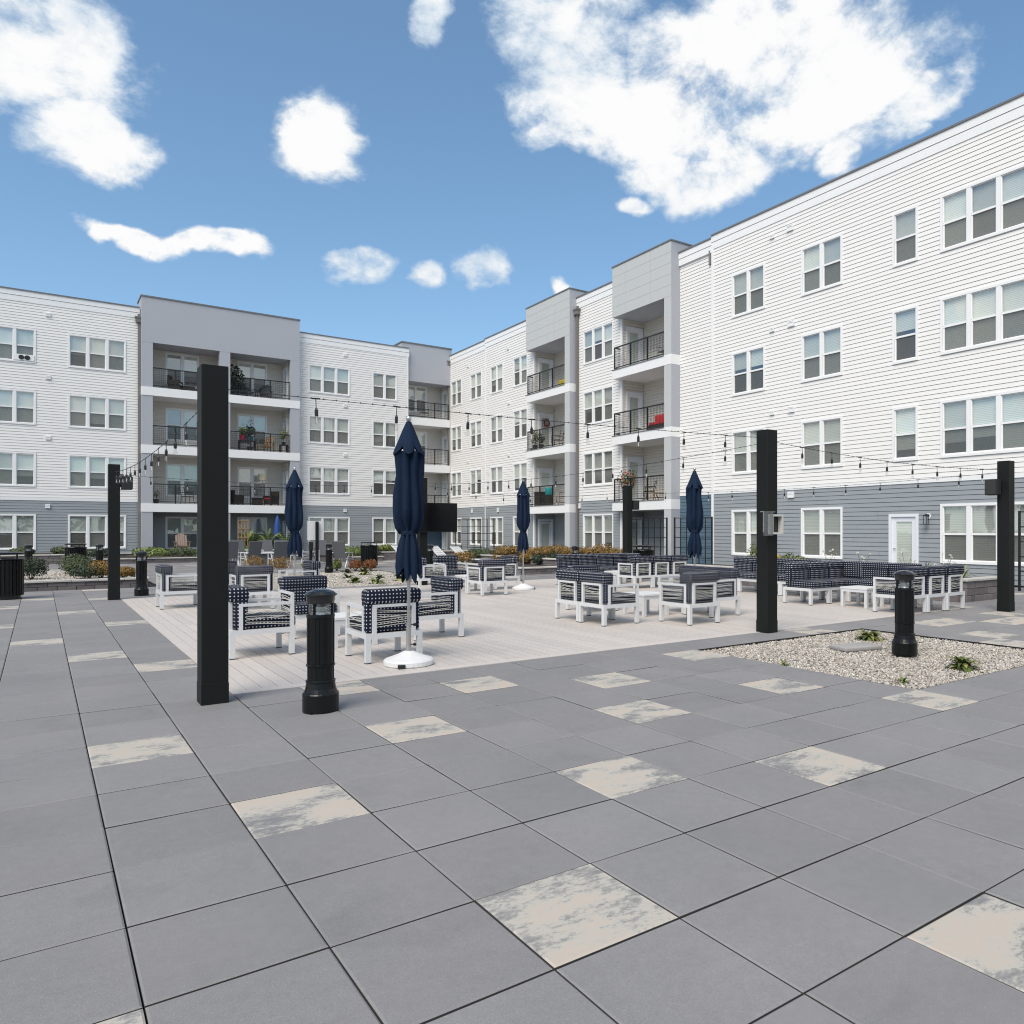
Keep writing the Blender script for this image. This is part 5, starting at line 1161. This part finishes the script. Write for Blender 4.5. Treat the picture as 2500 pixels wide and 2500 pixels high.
potplant((7.75, 46.5), 2.97, .14, .25, .25, .7, POTD, LEAF_H, 120, .09, 'plant by the metal chair on the lower left balcony', 307)
# things on the right wing balconies
def RP(s, y, z, rz=0): return FR.at(-s, y, z, rz)
def onR_(o, M): setw(o, M, None)
P = thing('yellow_cushion', 'yellow cushion on the top balcony nearest the corner', 'cushion', RP(32.4, -.1, 8.98)); me = rbox(-.3, -.2, .1, .3, .2, .4, .05, 2, name='pad'); me.materials.append(YELL); link('pad', me, P, WM[P.name])
P = thing('red_sofa', 'dark balcony sofa with bright red cushions', 'sofa', RP(25.0, .35, 5.94)); M = WM[P.name]
q = MB(); q.box(-.75, -.3, 0, .75, .3, .3); q.box(-.75, .2, .3, .75, .3, .7); build(q, 'frame', BROWN, P, M)
for sx in (-.4, .4): me = rbox(sx-.35, -.3, .3, sx+.35, .2, .42, .03, 2, name='seat_cushion'); me.materials.append(REDC); link('seat_cushion', me, P, M); me = rbox(sx-.33, .05, .42, sx+.33, .2, .8, .04, 2, name='back_cushion'); me.materials.append(REDC); link('back_cushion', me, P, M)
def pp(s, y, z, *a): p = RP(s, y, z).translation; potplant((p.x, p.y), z, *a)
pp(35.2, -.2, 5.94, .15, .28, .3, .9, POTD, LEAF_H, 200, .1, 'tall yellowish plant on the middle balcony near the corner', 310)
pp(34.7, -.1, 5.94, .15, .28, .25, .6, POTD, LEAF_D, 140, .1, 'dark plant beside the tall yellowish one', 311)
pp(26.9, -.25, 2.86, .22, .5, .5, .95, POTD, FLOW_R, 500, .1, 'tall bush with pink and red blooms on the lowest balcony behind a black post', 312)
make_metal_chair('dark chair on the middle balcony near the corner', RP(33.6, .2, 5.94, 2.2))
make_metal_chair('second dark chair on the middle balcony near the corner, by the column', RP(32.4, .2, 5.94, 3.6), BROWN)
make_metal_chair('dark chair on the lowest balcony near the corner', RP(32.6, .1, 2.86, 3.4))
make_metal_chair('black chair on the lowest balcony behind the flowers', RP(26.0, .3, 2.86, 2.6))
make_metal_chair('slim grey chair on the top balcony of the nearer tower', RP(24.9, .3, 9.02, 3.0), GREYSL)
P = thing('reclining_chair', 'dark reclining lounge chair on the lowest balcony by the column', 'lounge chair', RP(24.8, .1, 2.86, .6)); M = WM[P.name]
q = MB(); q.bar((-.6, -.25, .35), (.1, -.25, .3), .025, n=5); q.bar((.1, -.25, .3), (.6, -.25, .85), .025, n=5); q.bar((-.6, .25, .35), (.1, .25, .3), .025, n=5); q.bar((.1, .25, .3), (.6, .25, .85), .025, n=5)
for sx in (-.4, .2):
    for sy in (-.25, .25): q.bar((sx, sy, .32), (sx+.15, sy, 0), .02, n=5)
build(q, 'frame', WOOD, P, M)
q = MB(); q.face([(-.6, -.23, .36), (.1, -.23, .31), (.1, .23, .31), (-.6, .23, .36)]); q.face([(.1, -.23, .31), (.6, -.23, .86), (.6, .23, .86), (.1, .23, .31)]); build(q, 'sling', BROWN, P, M)
P = thing('storage_box', 'grey deck box on the lowest balcony near the corner', 'box', RP(35.2, .2, 2.86)); q = MB(); q.box(-.35, -.25, 0, .35, .25, .75); build(q, 'case', BROWN, P, WM[P.name]); q = MB(); q.box(-.37, -.27, .75, .37, .27, .8); build(q, 'lid', BROWN, P, WM[P.name])
P = thing('chair_throw', 'teal fabric draped over a stool on the lowest balcony near the corner', 'fabric', RP(34.2, .1, 2.86)); q = MB(); q.box(-.12, -.12, 0, .12, .12, .6); build(q, 'stool', BROWN, P, WM[P.name]); me = rbox(-.18, -.18, .58, .18, .18, 1.0, .05, 2, name='cloth'); me.materials.append(TEALF); link('cloth', me, P, WM[P.name])
P = thing('wreath', 'dark red wreath hanging on the balcony door near the corner', 'wreath', RP(35.45, .72, 7.55)); q = MB()
for j in range(90):
    a = j*2*PI/90*7; q.leaves((-.0, .17*math.cos(a), .17*math.sin(a)), (.05, .05, .05), 5, .06, 0, j, .2)
build(q, 'leaves', mat('wreath_red', (.25, .02, .03), .8), P, WM[P.name])
# ------------------------------------------------------------------ trellis screens, closed blue umbrella, lamps on the wall
def trellis(a, b, h, nx, nz, label, z=0.):
    A = Vector((*a, 0)); d = Vector((*b, 0))-A; ln = d.length; ang = math.atan2(d.y, d.x); P = thing('trellis_panel', label, 'trellis', T(a[0], a[1], z, ang), 'black steel grid screens'); M = WM[P.name]
    for x in (0, ln): q = MB(); q.box(x-.025, -.025, 0, x+.025, .025, h); build(q, 'post', BLACKM, P, M)
    for k in range(1, nx): q = MB(); x = ln*k/nx; q.box(x-.014, -.014, .12, x+.014, .014, h-.03); build(q, 'upright', BLACKM, P, M)
    for k in range(nz): q = MB(); zz = .12+(h-.15)*k/(nz-1); q.box(.025, -.016, zz-.014, ln-.025, .016, zz+.014); build(q, 'crossbar', BLACKM, P, M)
def frx(px, X): 
    a = (px-CX_)/F_; t = X/(a*cy_+sy_); return (X, t*(-a*sy_+cy_))
trellis(frx(1540, 20.2), frx(1628, 20.2), 2.05, 6, 6, 'black grid trellis behind the flower post, under the nearer balcony', 0.0)
trellis(frx(1647, 20.2), frx(1738, 20.2), 2.05, 6, 6, 'black grid trellis behind the umbrella left of the grey box post')
trellis(frx(1113, 20.6), frx(1206, 20.6), 2.2, 6, 6, 'far black grid trellis behind the white loungers')
trellis(frx(2489, 20.3), frx(2560, 20.3), 2.05, 5, 6, 'black grid trellis at the right edge behind the end post')
P = thing('blue_umbrella', 'closed bright blue umbrella on the patio behind the ferns', 'umbrella', T(11.15, 45.4, .1)); M = WM[P.name]
q = MB(); q.lathe([(.02, .0), (.02, 2.2)], 8); build(q, 'pole', STEEL, P, M)
q = MB(); q.lathe([(.10, .55), (.16, 1.0), (.17, 1.6), (.11, 2.05), (.02, 2.3)], 18, mod=lambda a, k: 1+.12*math.sin(6*a)); build(q, 'canopy', BLUEU, P, M, smooth=True)
P = thing('wood_trellis', 'narrow tan wooden lattice standing in front of the ferns', 'trellis', T(8.75, 44.0, .1)); M = WM[P.name]
for x in (0, .16, .32, .48): q = MB(); q.box(x, 0, 0, x+.07, .03, 2.0); build(q, 'slat', WOOD, P, M)
for z in (.5, 1.0, 1.5, 1.95): q = MB(); q.box(-.02, -.02, z, .57, 0, z+.06); build(q, 'crossbar', WOOD, P, M)
def wall_lamp(s, z, label):
    P = thing('wall_lamp', label, 'wall lamp', FR.at(-s, 0, z)); M = WM[P.name]
    q = MB(); q.lathe([(.085, -.0), (.085, .03)], 16); build(q, 'back_plate', TRIM, P, M @ Matrix.Rotation(PI/2, 4, 'X'))
    q = MB(); q.bar((0, -.02, .02), (0, -.15, .02), .045, n=8); build(q, 'arm', BLACKM, P, M)
    q = MB()
    for sx in (-.05, .05):
        for sy in (-.21, -.11): q.bar((sx, sy, .0), (sx, sy, -.24), .008, n=4)
    q.box(-.06, -.22, .0, .06, -.10, .02); q.box(-.06, -.22, -.25, .06, -.10, -.235); build(q, 'lantern', BLACKM, P, M)
    q = MB(); q.box(-.045, -.205, -.235, .045, -.115, 0); build(q, 'lantern_glass', LENS, P, M)
wall_lamp(12.4, 1.98, 'black lantern lamp on the grey wall right of the white door')
wall_lamp(22.4, 2.0, 'lamp with white plate on the blue wall beside the nearer balcony')
P = thing('air_conditioner', 'small white window unit with two round fans in a top left window', 'air conditioner', T(-.62, 46.36, 9.95)); M = WM[P.name]
q = MB(); q.box(-.42, -.03, 0, .42, .02, .3); build(q, 'case', TRIM, P, M)
for sx in (-.1, .14): q = MB(); q.lathe([(.115, 0), (.115, .02)], 16); build(q, 'fan', BLACKM, P, M @ T(sx, -.035, .15) @ Matrix.Rotation(PI/2, 4, 'X'))

# trees beyond the open side of the courtyard, behind the camera: the low windows mirror them
q = MB(); tr = random.Random(9)
for k in range(17):
    x = -70+k*7.5+tr.uniform(-2, 2); y = -52+tr.uniform(-8, 8); h = tr.uniform(8, 14)
    q.leaves((x, y, h*.55), (4.6, 4.6, h*.45), 420, 1.1, 0, k, .3); 
build(q, 'woods', LEAF_G, kind='stuff')
